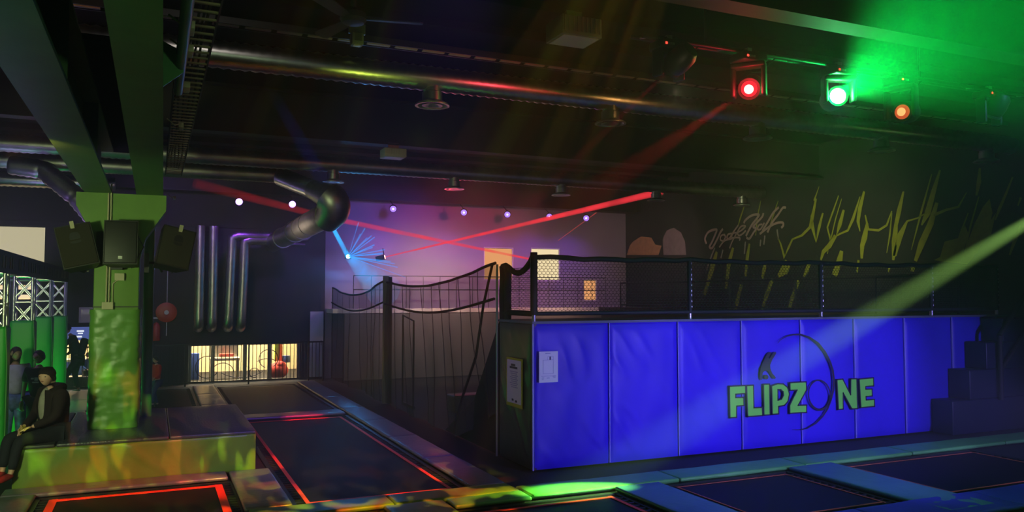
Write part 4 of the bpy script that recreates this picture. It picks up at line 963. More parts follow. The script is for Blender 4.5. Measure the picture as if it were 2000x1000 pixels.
# ================================================================== CEILING THINGS
def lightbox(p, w_, l_, h_, m, label):
    t = thing('ceiling_light_box', label, 'ceiling light', p, 0, 'grey box lamps under the beams')
    soft_box('housing', p[0] - w_ / 2, p[0] + w_ / 2, p[1] - l_ / 2, p[1] + l_ / 2, p[2], p[2] + h_, .01, m, t)
    for k in range(9):
        x = p[0] - w_ / 2 + .03 + k * (w_ - .06) / 8
        MB().box(x - .008, x + .008, p[1] - l_ / 2 - .012, p[1] - l_ / 2, p[2] + .04, p[2] + h_ - .01).build('cooling_fin', m, t)
    MB().box(p[0] - w_ / 2 + .03, p[0] + w_ / 2 - .03, p[1] - l_ / 2 + .03, p[1] + l_ / 2 - .03, p[2] - .008, p[2]).build('diffuser_panel', mat('lamp_diffuser', (0.5, 0.5, 0.5), .4), t)
    MB().box(p[0] - .1, p[0] + .1, p[1] - .02, p[1] + .02, p[2] + h_, p[2] + h_ + .12).build('bracket', M['steel'], t)
lightbox((4.30, 7.9, 5.28), .50, .42, .22, mat('lamp_grey', (0.16, 0.16, 0.15), .5), 'largest grey box lamp with cooling fins at top centre')
q = onY(768, 300, 14.6); lightbox((q.x, 14.6, 4.98), .42, .36, .16, mat('lamp_cream', (0.5, 0.48, 0.4), .5), 'cream box lamp hanging under the middle beam')
q = onY(1655, 370, 14.6); lightbox((q.x, 14.6, 4.95), .5, .36, .14, mat('lamp_grey', (0.16, 0.16, 0.15), .5), 'small grey box lamp before the mural')
q = onY(1305, 428, 22.2); lightbox((q.x, 22.2, 4.9), .45, .36, .14, mat('lamp_grey', (0.16, 0.16, 0.15), .5), 'faint grey box lamp far off by the rear corner')
q = onY(697, 67, 9.5); lightbox((q.x, 9.5, 5.42), .14, .14, .14, mat('lamp_grey', (0.16, 0.16, 0.15), .5), 'tiny grey box on the cable tray behind the ceiling fan')
fp = CAM + ray(690, 38) * ((5.25 - 2.4) / ray(690, 38).z)
fan = thing('ceiling_fan', 'grey three-bladed ceiling fan at the top of the hall', 'ceiling fan', tuple(fp))
fm = mat('fan_grey', (0.10, 0.095, 0.09), .5)
MB().tube([fp + Vector((0, 0, .1)), fp + Vector((0, 0, .85))], .03, 10).build('down_rod', fm, fan, True)
MB().lathe([(.02, -.05), (.11, -.04), (.14, 0), (.13, .06), (.06, .11), (.02, .12)], 24, Matrix.Translation(fp)).build('motor_housing', fm, fan, True)
MB().lathe([(.02, 0), (.07, 0), (.06, .12), (.02, .14)], 16, Matrix.Translation(fp + Vector((0, 0, .7)))).build('canopy', fm, fan, True)
for k in range(3):
    T = Matrix.Translation(fp) @ Matrix.Rotation(math.radians(-12 + 120 * k), 4, 'Z') @ Matrix.Rotation(.2, 4, 'X')
    MB().prism([T @ Vector(v) for v in ((.1, -.04, 0), (.2, -.07, 0), (.68, -.085, 0), (.72, -.05, 0), (.72, .05, 0), (.68, .07, 0), (.2, .05, 0), (.1, .03, 0))], T.to_3x3() @ Vector((0, 0, .012))).build('blade', fm, fan)
# ================================================================== MURAL on the right wall
mu = thing('graffiti_mural', 'lime and black graffiti mural painted across the right wall', 'mural', (XR, 15, 3))
XW = XR - .004
def mw(x, y): return onX(1200 + x / 2.5, 340 + y / 2.5, XW)
def stroke(pts, w0, m, par, name='paint_streak', bend=0):
    P = [mw(*q) for q in pts]; n = len(P)
    ws = w0 if isinstance(w0, (list, tuple)) else [w0] * n
    k = [(mw(x + 10, y) - mw(x, y)).length / 10 * .9 for x, y in pts]
    k = [(mw(x, y + 10) - mw(x, y)).length / 10 for x, y in pts]
    MB().ribbon(P, [a * b for a, b in zip(ws, k)], (-1, 0, 0), .003).build(name, m, par)
def blob(pts, m, par, name='paint_shape'): MB().prism([mw(*q) for q in pts], (.003, 0, 0)).build(name, m, par)
LM = M['lime']
blob([(1590, 405), (1612, 330), (1680, 312), (1712, 250), (1728, 290), (1700, 395), (1760, 240), (1800, 160), (1832, 120), (1846, 190), (1838, 225), (1862, 190), (1840, 290), (1800, 330), (1770, 385), (1722, 440), (1640, 432), (1560, 420)], LM, mu)
S = [([(1590, -20), (1560, 80), (1530, 190), (1500, 250)], [10, 26, 34, 8]), ([(1575, 140), (1545, 240), (1500, 340), (1470, 425)], [18, 34, 36, 18]), ([(1550, 0), (1500, 180), (1450, 370)], [6, 12, 4]),
 ([(1412, 85), (1390, 180), (1375, 250), (1368, 330), (1362, 420)], [10, 26, 22, 34, 14]), ([(1368, 400), (1395, 300), (1430, 230), (1480, 215), (1530, 185)], [20, 34, 10, 8, 4]), ([(1560, 200), (1620, 175), (1680, 160), (1720, 90)], [16, 12, 12, 4]),
 ([(1220, 85), (1200, 160), (1190, 230), (1200, 280)], [12, 24, 20, 4]), ([(1225, 200), (1240, 270), (1290, 275), (1330, 250), (1355, 180)], [8, 14, 12, 12, 6]), ([(1235, 240), (1222, 310), (1210, 350), (1208, 412)], [14, 34, 26, 14]),
 ([(985, 120), (965, 220), (955, 260), (915, 300), (870, 318)], [10, 22, 16, 12, 8]), ([(870, 318), (850, 360), (830, 405), (812, 340), (795, 305)], [10, 12, 20, 10, 4]), ([(962, 200), (968, 260), (985, 330), (1000, 260), (1018, 190)], [10, 20, 14, 18, 10]),
 ([(1095, 105), (1065, 190), (1040, 260), (1055, 320), (1080, 300)], [6, 10, 10, 12, 6]), ([(1080, 300), (1050, 350), (1020, 380), (1008, 420)], [20, 28, 22, 10]), ([(1120, 175), (1100, 250), (1085, 300), (1140, 275), (1165, 220), (1200, 110)], [14, 24, 12, 12, 18, 6]),
 ([(1945, 15), (1915, 90), (1880, 170), (1860, 225)], [8, 12, 16, 6]), ([(1785, -30), (1780, 40), (1768, 105)], [10, 24, 10]), ([(1728, 190), (1690, 290), (1660, 385)], [5, 10, 4]), ([(1780, 110), (1740, 250), (1712, 375)], [5, 10, 4]), ([(1985, 250), (1960, 310), (1930, 395)], [10, 22, 8]), ([(1985, 115), (1970, 155)], [12, 6]),
 ([(1355, 190), (1345, 300), (1330, 385)], [6, 10, 4]), ([(715, 130), (700, 200), (690, 300)], [4, 8, 4]), ([(800, 130), (780, 190), (760, 250)], [4, 8, 4]), ([(640, 140), (615, 215), (605, 250)], [6, 10, 4]), ([(1000, 60), (975, 130)], [3, 10]), ([(1110, 120), (1080, 220), (1040, 390)], [4, 8, 4]),
 ([(660, 340), (650, 400), (640, 500)], [12, 22, 14]), ([(580, 360), (560, 430), (545, 560)], [14, 28, 18]), ([(500, 380), (480, 450), (440, 590)], [16, 34, 20]), ([(740, 430), (730, 470), (722, 510)], [18, 24, 12]), ([(850, 430), (830, 470), (800, 500)], [44, 52, 18]), ([(1110, 375), (1100, 420), (1075, 495)], [20, 36, 34]), ([(955, 430), (940, 470), (925, 500)], [14, 26, 12]),
 ([(1192, 420), (1185, 480)], [14, 8]), ([(1460, 440), (1455, 475)], [26, 20]), ([(1345, 440), (1340, 480)], [16, 8]), ([(770, 520), (740, 600), (720, 670)], [24, 26, 12]), ([(900, 520), (870, 600), (850, 670)], [20, 24, 14]), ([(620, 540), (600, 620), (590, 670)], [20, 26, 14])]
for pts, ws in S: stroke(pts, ws, LM, mu)
for pts in ([(735, 300), (730, 345)], [(715, 320), (712, 352)], [(795, 270), (800, 320)], [(490, 360), (470, 410), (450, 470)], [(530, 370), (520, 410)], [(640, 330), (635, 390)]): stroke(pts, 9, M['muralgrey'], mu)
blob([(90, 330), (130, 305), (180, 310), (200, 345), (230, 350), (215, 395), (60, 395), (75, 350)], mat('mural_tan', (0.42, 0.24, 0.12), .8, var=.2), mu)
blob([(235, 320), (255, 275), (290, 262), (325, 285), (345, 330), (350, 395), (240, 395)], mat('mural_slate', (0.20, 0.17, 0.17), .8, var=.2), mu)
sg = thing('graffiti_lettering', 'pale pink brush lettering reading DodgeBall on the mural', 'lettering', (XR, 17, 4))
def st2(pts, w0=34):
    P = [onX(1360 + x / 10, 390 + y / 10, XR - .010) for x, y in pts]
    # smooth the stroke
    Q = []
    for i in range(len(P) - 1):
        a = P[max(0, i - 1)]; b = P[i]; c = P[i + 1]; d = P[min(len(P) - 1, i + 2)]
        for k in range(5):
            t_ = k / 5; Q.append(.5 * ((2 * b) + (c - a) * t_ + (2 * a - 5 * b + 4 * c - d) * t_ ** 2 + (3 * b - a - 3 * c + d) * t_ ** 3))
    Q.append(P[-1]); kk = (onX(1450, 441, XW) - onX(1450, 440, XW)).length / 10
    MB().ribbon(Q, w0 * kk, (-1, 0, 0), .003).build('brush_stroke', mat('mural_pink', (0.42, 0.30, 0.29), .75), sg)
for pts, w0 in (([(200, 860), (170, 760), (230, 640), (330, 590), (400, 590), (370, 680), (310, 820), (260, 920), (310, 940), (400, 790), (470, 640), (520, 570)], 50),
    ([(560, 680), (490, 700), (470, 780), (530, 800), (570, 730), (550, 690)], 34), ([(690, 660), (620, 680), (600, 750), (650, 750), (720, 640), (820, 500)], 36), ([(790, 640), (720, 660), (690, 730), (740, 740), (790, 650), (700, 820), (650, 950)], 32),
    ([(450, 930), (540, 810), (660, 770), (760, 740), (850, 750), (840, 800)], 34), ([(800, 640), (880, 600), (960, 520), (880, 520), (810, 620), (830, 700), (900, 670), (970, 600)], 34),
    ([(930, 460), (960, 400), (1080, 310), (1220, 290), (1180, 370), (1080, 500), (970, 710)], 46), ([(980, 740), (1040, 760), (1120, 640), (1170, 560), (1110, 530), (1200, 430), (1290, 330), (1310, 260)], 44),
    ([(1290, 480), (1220, 500), (1200, 580), (1260, 570), (1330, 450)], 34), ([(1290, 610), (1400, 430), (1500, 260), (1610, 150)], 44), ([(1390, 640), (1480, 450), (1600, 290), (1690, 160), (1750, 160)], 44),
    ([(1240, 670), (1340, 590), (1440, 520), (1560, 460), (1680, 445), (1700, 500), (1660, 550)], 44)): st2(pts, w0)
# ================================================================== TRUSS COURSE AT THE LEFT
def tower(x, y, z0, z1, m=None, w_=.26, label='', padm=None, padz=2.0):
    t = thing('truss_tower', label, 'truss tower', (x, y, 0), 0, 'padded truss towers of the obstacle course')
    h = w_ / 2
    for sx in (-1, 1):
        for sy in (-1, 1): MB().tube([(x + sx * h, y + sy * h, .02), (x + sx * h, y + sy * h, z1)], .024, 10).build('chord', M['alu'], t, True)
    zz = padz - .1; n = 2
    stp = (z1 - zz) / n
    for k in range(n):
        a, b = zz + k * stp, zz + (k + 1) * stp
        for sy in (-1, 1):
            MB().tube([(x - h, y + sy * h, a + .04), (x + h, y + sy * h, b - .06)], .012, 6).build('brace', M['alu'], t)
            MB().tube([(x + h, y + sy * h, a + .04), (x - h, y + sy * h, b - .06)], .012, 6).build('brace', M['alu'], t)
            MB().tube([(x - h, y + sy * h, b - .02), (x + h, y + sy * h, b - .02)], .016, 6).build('cross_tube', M['alu'], t)
        for sx in (-1, 1): MB().tube([(x + sx * h, y - h, a + .04), (x + sx * h, y + h, b - .04)], .012, 6).build('brace', M['alu'], t)
    soft_box('tower_pad', x - h - .05, x + h + .05, y - h - .05, y + h + .05, .01, padz, .05, padm or M['greenvinyl'], t, 4, cuts=5, amp=.008)
    MB().tube([(x + h + .03, y - h - .045, padz), (x + h + .06, y - h - .06, padz - .5), (x + h + .06, y - h - .06, .1)], .008, 5).build('pad_seam', M['padgreen'], t)
    return t
bright = mat('bright_green_vinyl', (0.03, 0.42, 0.05), .45, spec=.4)
for y, lb in ((12.82, 'nearest padded truss tower, cut by the left edge'), (15.55, 'second padded truss tower from the viewer'), (18.1, 'third padded truss tower from the viewer'), (20.9, 'furthest padded truss tower, behind the walking person')):
    tower(-1.97, y, 0, 2.72, label=lb, padm=bright if y > 12 else M['greenvinyl'], padz=1.98 if y < 19 else 1.93)
for y, lb in ((15.55, 'padded truss tower in the far row, nearer one'), (20.9, 'padded truss tower in the far row, further one')): tower(-4.3, y, 0, 2.72, label=lb, padm=bright)
def truss_beam(a, b, z0, z1, label, w_=.26):
    t = thing('truss_beam', label, 'truss', tuple(a), 0, 'horizontal trusses of the obstacle course')
    a = Vector(a); b = Vector(b); d = (b - a); L = d.length; d.normalize(); s = Vector((-d.y, d.x, 0)) * w_ / 2
    for q in (-1, 1):
        for z in (z0, z1): MB().tube([a + s * q + Vector((0, 0, z)), b + s * q + Vector((0, 0, z))], .024, 8).build('chord', M['alu'], t, True)
        n = int(L / .28)
        for k in range(n):
            p = a + d * (k * L / n) + s * q; r_ = a + d * ((k + 1) * L / n) + s * q
            MB().tube([p + Vector((0, 0, z0 if k % 2 else z1)), r_ + Vector((0, 0, z1 if k % 2 else z0))], .011, 5).build('brace', M['alu'], t)
    return t
tb = truss_beam((-1.97, 10.4, 0), (-1.97, 21.2, 0), 2.73, 2.96, 'long horizontal truss on top of the four padded towers')
MB().box(-1.83, -1.815, 10.4, 21.2, 2.69, 2.99).build('banner_panel', mat('dark_banner', (0.06, 0.055, 0.05), .6), tb)
mbk = mat('banner_marks', (0.30, 0.26, 0.22), .6)
for k in range(36):
    y = 11.2 + k * .27 + .05 * math.sin(k * 2.3)
    if k % 9 in (3, 8): continue
    MB().box(-1.812, -1.806, y, y + .06, 2.76, 2.92).build('banner_stroke', mbk, tb)
truss_beam((-4.3, 15.0, 0), (-4.3, 21.2, 0), 2.73, 2.96, 'horizontal truss of the far row of towers')
truss_beam((-4.1, 20.9, 0), (-2.15, 20.9, 0), 2.73, 2.96, 'cross truss joining the two furthest towers')
truss_beam((-4.1, 15.55, 0), (-2.15, 15.55, 0), 2.73, 2.96, 'cross truss joining the two nearer towers')
# lights living in the course: violet from above, green from the floor
for y in (14.2, 16.8, 19.4): point('course_violet_lamp', (-2.6, y, 2.9), (0.45, 0.25, 1), 22, .08)
for y in (16.9, 19.6): point('course_green_lamp', (-2.35, y - .15, .45), (0.0, 1, 0.12), 26, .08)
point('course_green_lamp', (-2.5, 14.5, .35), (0.0, 1, 0.12), 20, .08)
# ================================================================== PEOPLE
DG = None
def skin_mesh(name, verts, edges, rad, sub=2, root=0):
    me = bpy.data.meshes.new(name); me.from_pydata([tuple(v) for v in verts], edges, [])
    o = bpy.data.objects.new(name, me); C.objects.link(o)
    md = o.modifiers.new('s', 'SKIN'); md.use_smooth_shade = True
    for i, sv in enumerate(me.skin_vertices[0].data): sv.radius = rad[i] if isinstance(rad[i], tuple) else (rad[i], rad[i]); sv.use_root = (i == root)
    md2 = o.modifiers.new('u', 'SUBSURF'); md2.levels = sub; md2.render_levels = sub
    dg = bpy.context.evaluated_depsgraph_get(); m2 = bpy.data.meshes.new_from_object(o.evaluated_get(dg))
    bpy.data.objects.remove(o); m2.name = name
    for p in m2.polygons: p.use_smooth = True
    return m2
def mesh_obj(name, me, m, parent):
    me.materials.clear(); me.materials.append(m); o = bpy.data.objects.new(name, me); C.objects.link(o)
    me.transform(world_of(parent).inverted()); o.parent = parent; return o
def join(meshes):
    bm = bmesh.new()
    for m in meshes: bm.from_mesh(m)
    out = bpy.data.meshes.new('body'); bm.to_mesh(out); bm.free()
    for p in out.polygons: p.use_smooth = True
    return out
def head_mesh(c, R, s):
    """skull with jaw, brow, nose, lips and ears; c centre, faces local -y; s = head height"""
    mb = MB(); n, m_ = 28, 22
    for j in range(m_ + 1):
        for i in range(n):
            th = PI * j / m_; ph = 2 * PI * i / n
            x, y, z = math.sin(th) * math.cos(ph), math.sin(th) * math.sin(ph), math.cos(th)
            wx = .38 * (1 if z > -.1 else 1 - .34 * (-z - .1)); wy = .46 * (1 if z > -.1 else 1 - .22 * (-z - .1))
            q = Vector((x * wx, y * wy, z * .5)); fr = max(0, -y)
            if fr > .3:
                ex = abs(q.x)
                q.y -= .055 * math.exp(-(q.x / .05) ** 2) * math.exp(-((q.z + .07) / .09) ** 2)      # nose
                q.y += .028 * math.exp(-((ex - .15) / .07) ** 2) * math.exp(-((q.z - .02) / .055) ** 2)  # sockets
                q.y -= .02 * math.exp(-((q.z - .10) / .05) ** 2)                                       # brow
                q.y -= .018 * math.exp(-(q.x / .11) ** 2) * math.exp(-((q.z + .25) / .035) ** 2)       # lips
                q.y -= .03 * math.exp(-(q.x / .12) ** 2) * math.exp(-((q.z + .42) / .07) ** 2)         # chin
            mb.v.append(tuple(c + R @ (q * s)))
    for j in range(m_):
        for i in range(n): i2 = (i + 1) % n; mb.f.append((j * n + i, (j + 1) * n + i, (j + 1) * n + i2, j * n + i2))
    for sx in (-1, 1):
        T = Matrix.Translation(c) @ R.to_4x4() @ Matrix.Translation(Vector((sx * .375 * s, .03 * s, -.02 * s))) @ Matrix.Rotation(sx * .3, 4, 'Z')
        ellipsoid(mb, (0, 0, 0), (1, 1, 1), 8, 6, T @ Matrix.Diagonal((.035 * s, .07 * s, .11 * s, 1)))
    return mb.mesh('head', True)
def hand(mb, w_, d, side, s, curl=.5):
    """w_ wrist point, d direction of the fingers, side the palm's thumb side"""
    d = d.normalized(); side = (side - d * side.dot(d)).normalized(); nrm = d.cross(side)
    P = lambda a, b, c: w_ + d * a * s + side * b * s + nrm * c * s
    T = Matrix(((d.x, side.x, nrm.x, P(.045, 0, 0).x), (d.y, side.y, nrm.y, P(.045, 0, 0).y), (d.z, side.z, nrm.z, P(.045, 0, 0).z), (0, 0, 0, 1)))
    ellipsoid(mb, (0, 0, 0), (1, 1, 1), 12, 8, T @ Matrix.Diagonal((.058 * s, .042 * s, .018 * s, 1)))
    for k, ln in enumerate((.072, .082, .076, .060)):
        b0 = .030 - .020 * k
        mb.tube([P(.070, b0, 0), P(.09 + ln * .35, b0 * 1.1, -.006 * curl), P(.09 + ln * .7, b0 * 1.1, -.026 * curl), P(.09 + ln * .9, b0 * 1.05, -.05 * curl)], [.0098 * s, .0092 * s, .0085 * s, .0065 * s], 7)
    mb.tube([P(.015, .032, 0), P(.045, .058, -.008), P(.075, .068, -.022)], [.0115 * s, .0105 * s, .0080 * s], 7)
def person(loc, rz, H, J, label, clothes, hair, head_rot=(0, 0, 0), skin=(0.55, 0.30, 0.22), group=None, wide=1.0):
    t = thing('person', label, 'person', loc, rz, group)
    W = world_of(t); g = lambda k: W @ (Vector(J[k]) * H)
    names = ['pelvis', 'waist', 'chest', 'neck', 'headbase', 'shL', 'elL', 'wrL', 'shR', 'elR', 'wrR', 'hipL', 'knL', 'anL', 'toL', 'hipR', 'knR', 'anR', 'toR']
    idx = {n_: i for i, n_ in enumerate(names)}
    E = [('pelvis', 'waist'), ('waist', 'chest'), ('chest', 'neck'), ('neck', 'headbase'), ('chest', 'shL'), ('shL', 'elL'), ('elL', 'wrL'), ('chest', 'shR'), ('shR', 'elR'), ('elR', 'wrR'),
         ('pelvis', 'hipL'), ('hipL', 'knL'), ('knL', 'anL'), ('anL', 'toL'), ('pelvis', 'hipR'), ('hipR', 'knR'), ('knR', 'anR'), ('anR', 'toR')]
    rad = dict(pelvis=.070, waist=.062, chest=.072, neck=.034, headbase=.032, shL=.036, elL=.024, wrL=.015, shR=.036, elR=.024, wrR=.015, hipL=.052, knL=.034, anL=.021, toL=.018, hipR=.052, knR=.034, anR=.021, toR=.018)
    V = [g(n_) for n_ in names]
    bodyR = [rad[n_] * H * (wide if n_ in ('pelvis', 'waist', 'chest') else 1) * .92 for n_ in names]
    bm_ = skin_mesh('body', V, [(idx[a], idx[b]) for a, b in E], bodyR)
    hs = H * .128; up = (g('headbase') - g('neck')).normalized()
    Rh = W.to_3x3() @ (Matrix.Rotation(head_rot[2], 3, 'Z') @ Matrix.Rotation(head_rot[0], 3, 'X') @ Matrix.Rotation(head_rot[1], 3, 'Y'))
    hc = W @ (Vector(J['head']) * H)
    hm = head_mesh(hc, Rh, hs)
    mb = MB()
    for sd, wv, ev in (('L', 'wrL', 'elL'), ('R', 'wrR', 'elR')):
        d = (g(wv) - g(ev)); th = Rh @ Vector((0, -1, 0)); hand(mb, g(wv), d, th if abs(th.normalized().dot(d.normalized())) < .8 else Vector((0, 0, 1)), H * .62, .8)
    body = mesh_obj('body', join([bm_, hm, mb.mesh('h', True)]), mat('skin_%d' % int(skin[0] * 100), skin, .5), t)
    # eyes and lips
    for sx in (-1, 1):
        e = MB(); ellipsoid(e, (0, 0, 0), (1, 1, 1), 10, 8, Matrix.Translation(hc) @ Rh.to_4x4() @ Matrix.Translation(Vector((sx * .145 * hs, -.385 * hs, .02 * hs))) @ Matrix.Diagonal((.055 * hs, .04 * hs, .032 * hs, 1)))
        e.build('eye', mat('eye_dark', (0.03, 0.02, 0.02), .25), t, True)
    e = MB(); ellipsoid(e, (0, 0, 0), (1, 1, 1), 10, 8, Matrix.Translation(hc) @ Rh.to_4x4() @ Matrix.Translation(Vector((0, -.425 * hs, -.25 * hs))) @ Matrix.Diagonal((.10 * hs, .03 * hs, .028 * hs, 1)))
    e.build('lips', mat('lip', (0.35, 0.10, 0.09), .5), t, True)
    # clothes: lists of (name, joints, edges, scale, material)
    for nm, js, sc, m, fac in clothes:
        vv, rr, ee = [], [], []
        for k, jn in enumerate(js):
            if isinstance(jn, tuple):   # point partway along a limb
                a, b, f = jn; vv.append(g(a).lerp(g(b), f)); rr.append((rad[a] * (1 - f) + rad[b] * f) * H * sc)
            else: vv.append(g(jn)); rr.append(rad[jn] * H * sc * (wide if jn in ('pelvis', 'waist', 'chest') else 1))
        ee = fac
        mesh_obj(nm, skin_mesh(nm, vv, ee, rr), m, t)
    # hair as a displaced cap
    if hair:
        mb = MB(); n, m_ = 26, 18; kind, hm_ = hair
        def hp(i, j):
            ph = 2 * PI * i / n; lim = .62 if kind == 'short' else .78
            u = j / m_
            x0, y0 = math.cos(ph), math.sin(ph)
            front = max(0, -y0)
            end = PI * (lim - .34 * front ** 1.5) if kind != 'long' else PI * (.95 - .60 * front ** .7)
            th = end * u; x, y, z = math.sin(th) * x0, math.sin(th) * y0, math.cos(th)
            k = 1.10 + .05 * noise.noise(Vector((x * 4, y * 4, z * 4)))
            q = Vector((x * .38 * k, y * .46 * k, z * .5 * k + .01))
            if kind == 'long' and y0 > -.55 and u > .55: q.z -= (u - .55) * 1.3 * (.6 + .4 * max(0, y0)); q.y = max(q.y, .0) + (u - .55) * .25; q.x = math.copysign(max(abs(q.x), .36 * abs(x0)), x0)
            return tuple(hc + Rh @ (q * hs))
        for j in range(m_ + 1):
            for i in range(n): mb.v.append(hp(i, j))
        for j in range(m_):
            for i in range(n): i2 = (i + 1) % n; mb.f.append((j * n + i, (j + 1) * n + i, (j + 1) * n + i2, j * n + i2))
        mb.build('hair', hm_, t, True)
    return t, W, hc, Rh, hs, g
STAND = dict(pelvis=(0, 0, .52), waist=(0, 0, .62), chest=(0, .005, .74), neck=(0, 0, .83), headbase=(0, -.005, .865), head=(0, -.02, .935), shL=(.105, 0, .80), elL=(.135, .02, .64), wrL=(.14, -.02, .50), shR=(-.105, 0, .80), elR=(-.135, .02, .64), wrR=(-.14, -.02, .50),
    hipL=(.05, 0, .49), knL=(.055, -.01, .27), anL=(.055, .015, .035), toL=(.06, -.075, .018), hipR=(-.05, 0, .49), knR=(-.055, -.01, .27), anR=(-.055, .015, .035), toR=(-.06, -.075, .018))
TOP = ['pelvis', 'waist', 'chest', 'shL', ('shL', 'elL', .75), 'shR', ('shR', 'elR', .75), ('chest', 'neck', .75)]
TOPE = [(0, 1), (1, 2), (2, 3), (3, 4), (2, 5), (5, 6), (2, 7)]
LONG = ['pelvis', 'waist', 'chest', 'shL', 'elL', ('elL', 'wrL', .92), 'shR', 'elR', ('elR', 'wrR', .92), ('chest', 'neck', .85)]
LONGE = [(0, 1), (1, 2), (2, 3), (3, 4), (4, 5), (2, 6), (6, 7), (7, 8), (2, 9)]
TR = ['pelvis', 'hipL', 'knL', ('knL', 'anL', .88), 'hipR', 'knR', ('knR', 'anR', .88)]
TRE = [(0, 1), (1, 2), (2, 3), (0, 4), (4, 5), (5, 6)]
SHL, SHR = [('knL', 'anL', .95), 'anL', 'toL'], [('knR', 'anR', .95), 'anR', 'toR']; SHE = [(0, 1), (1, 2)]
cloth = lambda n_, c, v=.15: mat(n_, c, .85, spec=.2, var=v, vscale=14, bump=.3, bscale=18)
# --- walking person with cap and backpack, heading left, arm out to the tower pad
J = dict(STAND); J.update(pelvis=(0, 0, .50), waist=(0, -.03, .60), chest=(0, -.06, .72), neck=(0, -.095, .81), headbase=(0, -.115, .84), head=(0, -.15, .905), shL=(.10, -.06, .785), elL=(.11, -.19, .67), wrL=(.09, -.31, .615), shR=(-.10, -.06, .785), elR=(-.13, -.03, .62), wrR=(-.12, -.14, .53),
    hipL=(.05, 0, .475), knL=(.06, -.13, .28), anL=(.06, -.235, .06), toL=(.06, -.30, .02), hipR=(-.05, 0, .475), knR=(-.05, -.03, .26), anR=(-.05, .03, .035), toR=(-.055, -.06, .018))
wl = onZ(150, 766, .03)
dk1, dk2 = cloth('dark_jacket', (0.022, 0.020, 0.022)), cloth('dark_trousers', (0.035, 0.037, 0.030))
t, W, hc, Rh, hs, g = person((wl.x, wl.y, .0), -PI / 2 + .12, 1.74, J, 'person in a dark cap with a backpack stepping left, arm stretched out',
    [('jacket', LONG, 1.22, dk1, LONGE), ('trousers', TR, 1.22, dk2, TRE), ('shoe', SHL, 1.25, mat('green_sock', (.03, .3, .12), .7), SHE), ('shoe', SHR, 1.25, mat('green_sock', (.03, .3, .12), .7), SHE)], ('short', M['hairdark']), (.35, 0, 0))
mb = MB(); ellipsoid(mb, (0, 0, 0), (1, 1, 1), 18, 10, Matrix.Translation(hc) @ Rh.to_4x4() @ Matrix.Translation(Vector((0, .03 * hs, .18 * hs))) @ Matrix.Diagonal((.44 * hs, .52 * hs, .40 * hs, 1)))
mb.prism([hc + Rh @ (Vector(q) * hs) for q in ((-.34, -.38, .2), (-.25, -.70, .14), (0, -.80, .12), (.25, -.70, .14), (.34, -.38, .2))], Rh @ Vector((0, 0, .05 * hs))); mb.build('cap', dk1, t, True)
bc = (g('chest') + g('waist')) / 2; Tb = Matrix.Translation(bc) @ W.to_3x3().normalized().to_4x4() @ Matrix.Rotation(-.25, 4, 'X')
soft_box('backpack', -.15, .15, .09, .27, -.20, .24, .06, mat('backpack_black', (.02, .014, .016), .7), t, 4, mtx=Tb)
# --- seated woman in a black hooded coat on the end of the box
J = dict(STAND)
J.update(pelvis=(0, .02, .065), waist=(0, .03, .16), chest=(0, .02, .29), neck=(0, -.01, .385), headbase=(0, -.02, .415), head=(0, -.04, .483), shL=(.115, .01, .355), elL=(.145, -.04, .19), wrL=(.05, -.17, .125), shR=(-.115, .01, .355), elR=(-.15, -.03, .19), wrR=(-.035, -.185, .115),
    hipL=(.06, 0, .05), knL=(.075, -.27, .045), anL=(.085, -.33, -.20), toL=(.09, -.42, -.225), hipR=(-.06, 0, .05), knR=(-.065, -.28, .05), anR=(-.06, -.31, -.20), toR=(-.06, -.40, -.225))
coat = cloth('black_coat', (0.020, 0.013, 0.014))
t, W, hc, Rh, hs, g = person((-1.17, 11.80, BZ), -.95, 1.66, J, 'seated person in a black coat over a pale top on the box end',
    [('coat', LONG, 1.62, coat, LONGE), ('trousers', TR, 1.35, cloth('navy_jeans', (0.018, 0.02, 0.03)), TRE), ('shoe', SHL, 1.4, cloth('dark_red_shoe', (0.2, 0.02, 0.02)), SHE), ('shoe', SHR, 1.4, cloth('dark_red_shoe', (0.2, 0.02, 0.02)), SHE)], ('short', M['hairdark']), (-.08, 0, .55), (0.62, 0.36, 0.28), wide=1.05)
Tc = Matrix.Translation(g('chest')) @ W.to_3x3().to_4x4()
mb = MB(); ellipsoid(mb, (0, 0, 0), (1, 1, 1), 18, 12, Tc @ Matrix.Translation((0, -.085, -.05)) @ Matrix.Diagonal((.075, .10, .24, 1))); mb.build('pale_top', cloth('grey_top', (0.28, 0.26, 0.24)), t, True)
mb = MB(); ellipsoid(mb, (0, 0, 0), (1, 1, 1), 20, 12, Matrix.Translation(hc) @ Rh.to_4x4() @ Matrix.Translation(Vector((0, .08 * hs, .20 * hs))) @ Matrix.Diagonal((.46 * hs, .52 * hs, .42 * hs, 1))); mb.build('beanie', cloth('black_beanie', (0.015, 0.010, 0.012)), t, True)
mb = MB(); mb.tube([g('neck') + (W.to_3x3() @ Vector(q)) for q in ((.11, -.05, -.02), (.12, .05, .01), (.06, .12, .02), (-.06, .12, .02), (-.12, .05, .01), (-.11, -.05, -.02))], [.04, .05, .06, .06, .05, .04], 12); mb.build('hood', coat, t, True)
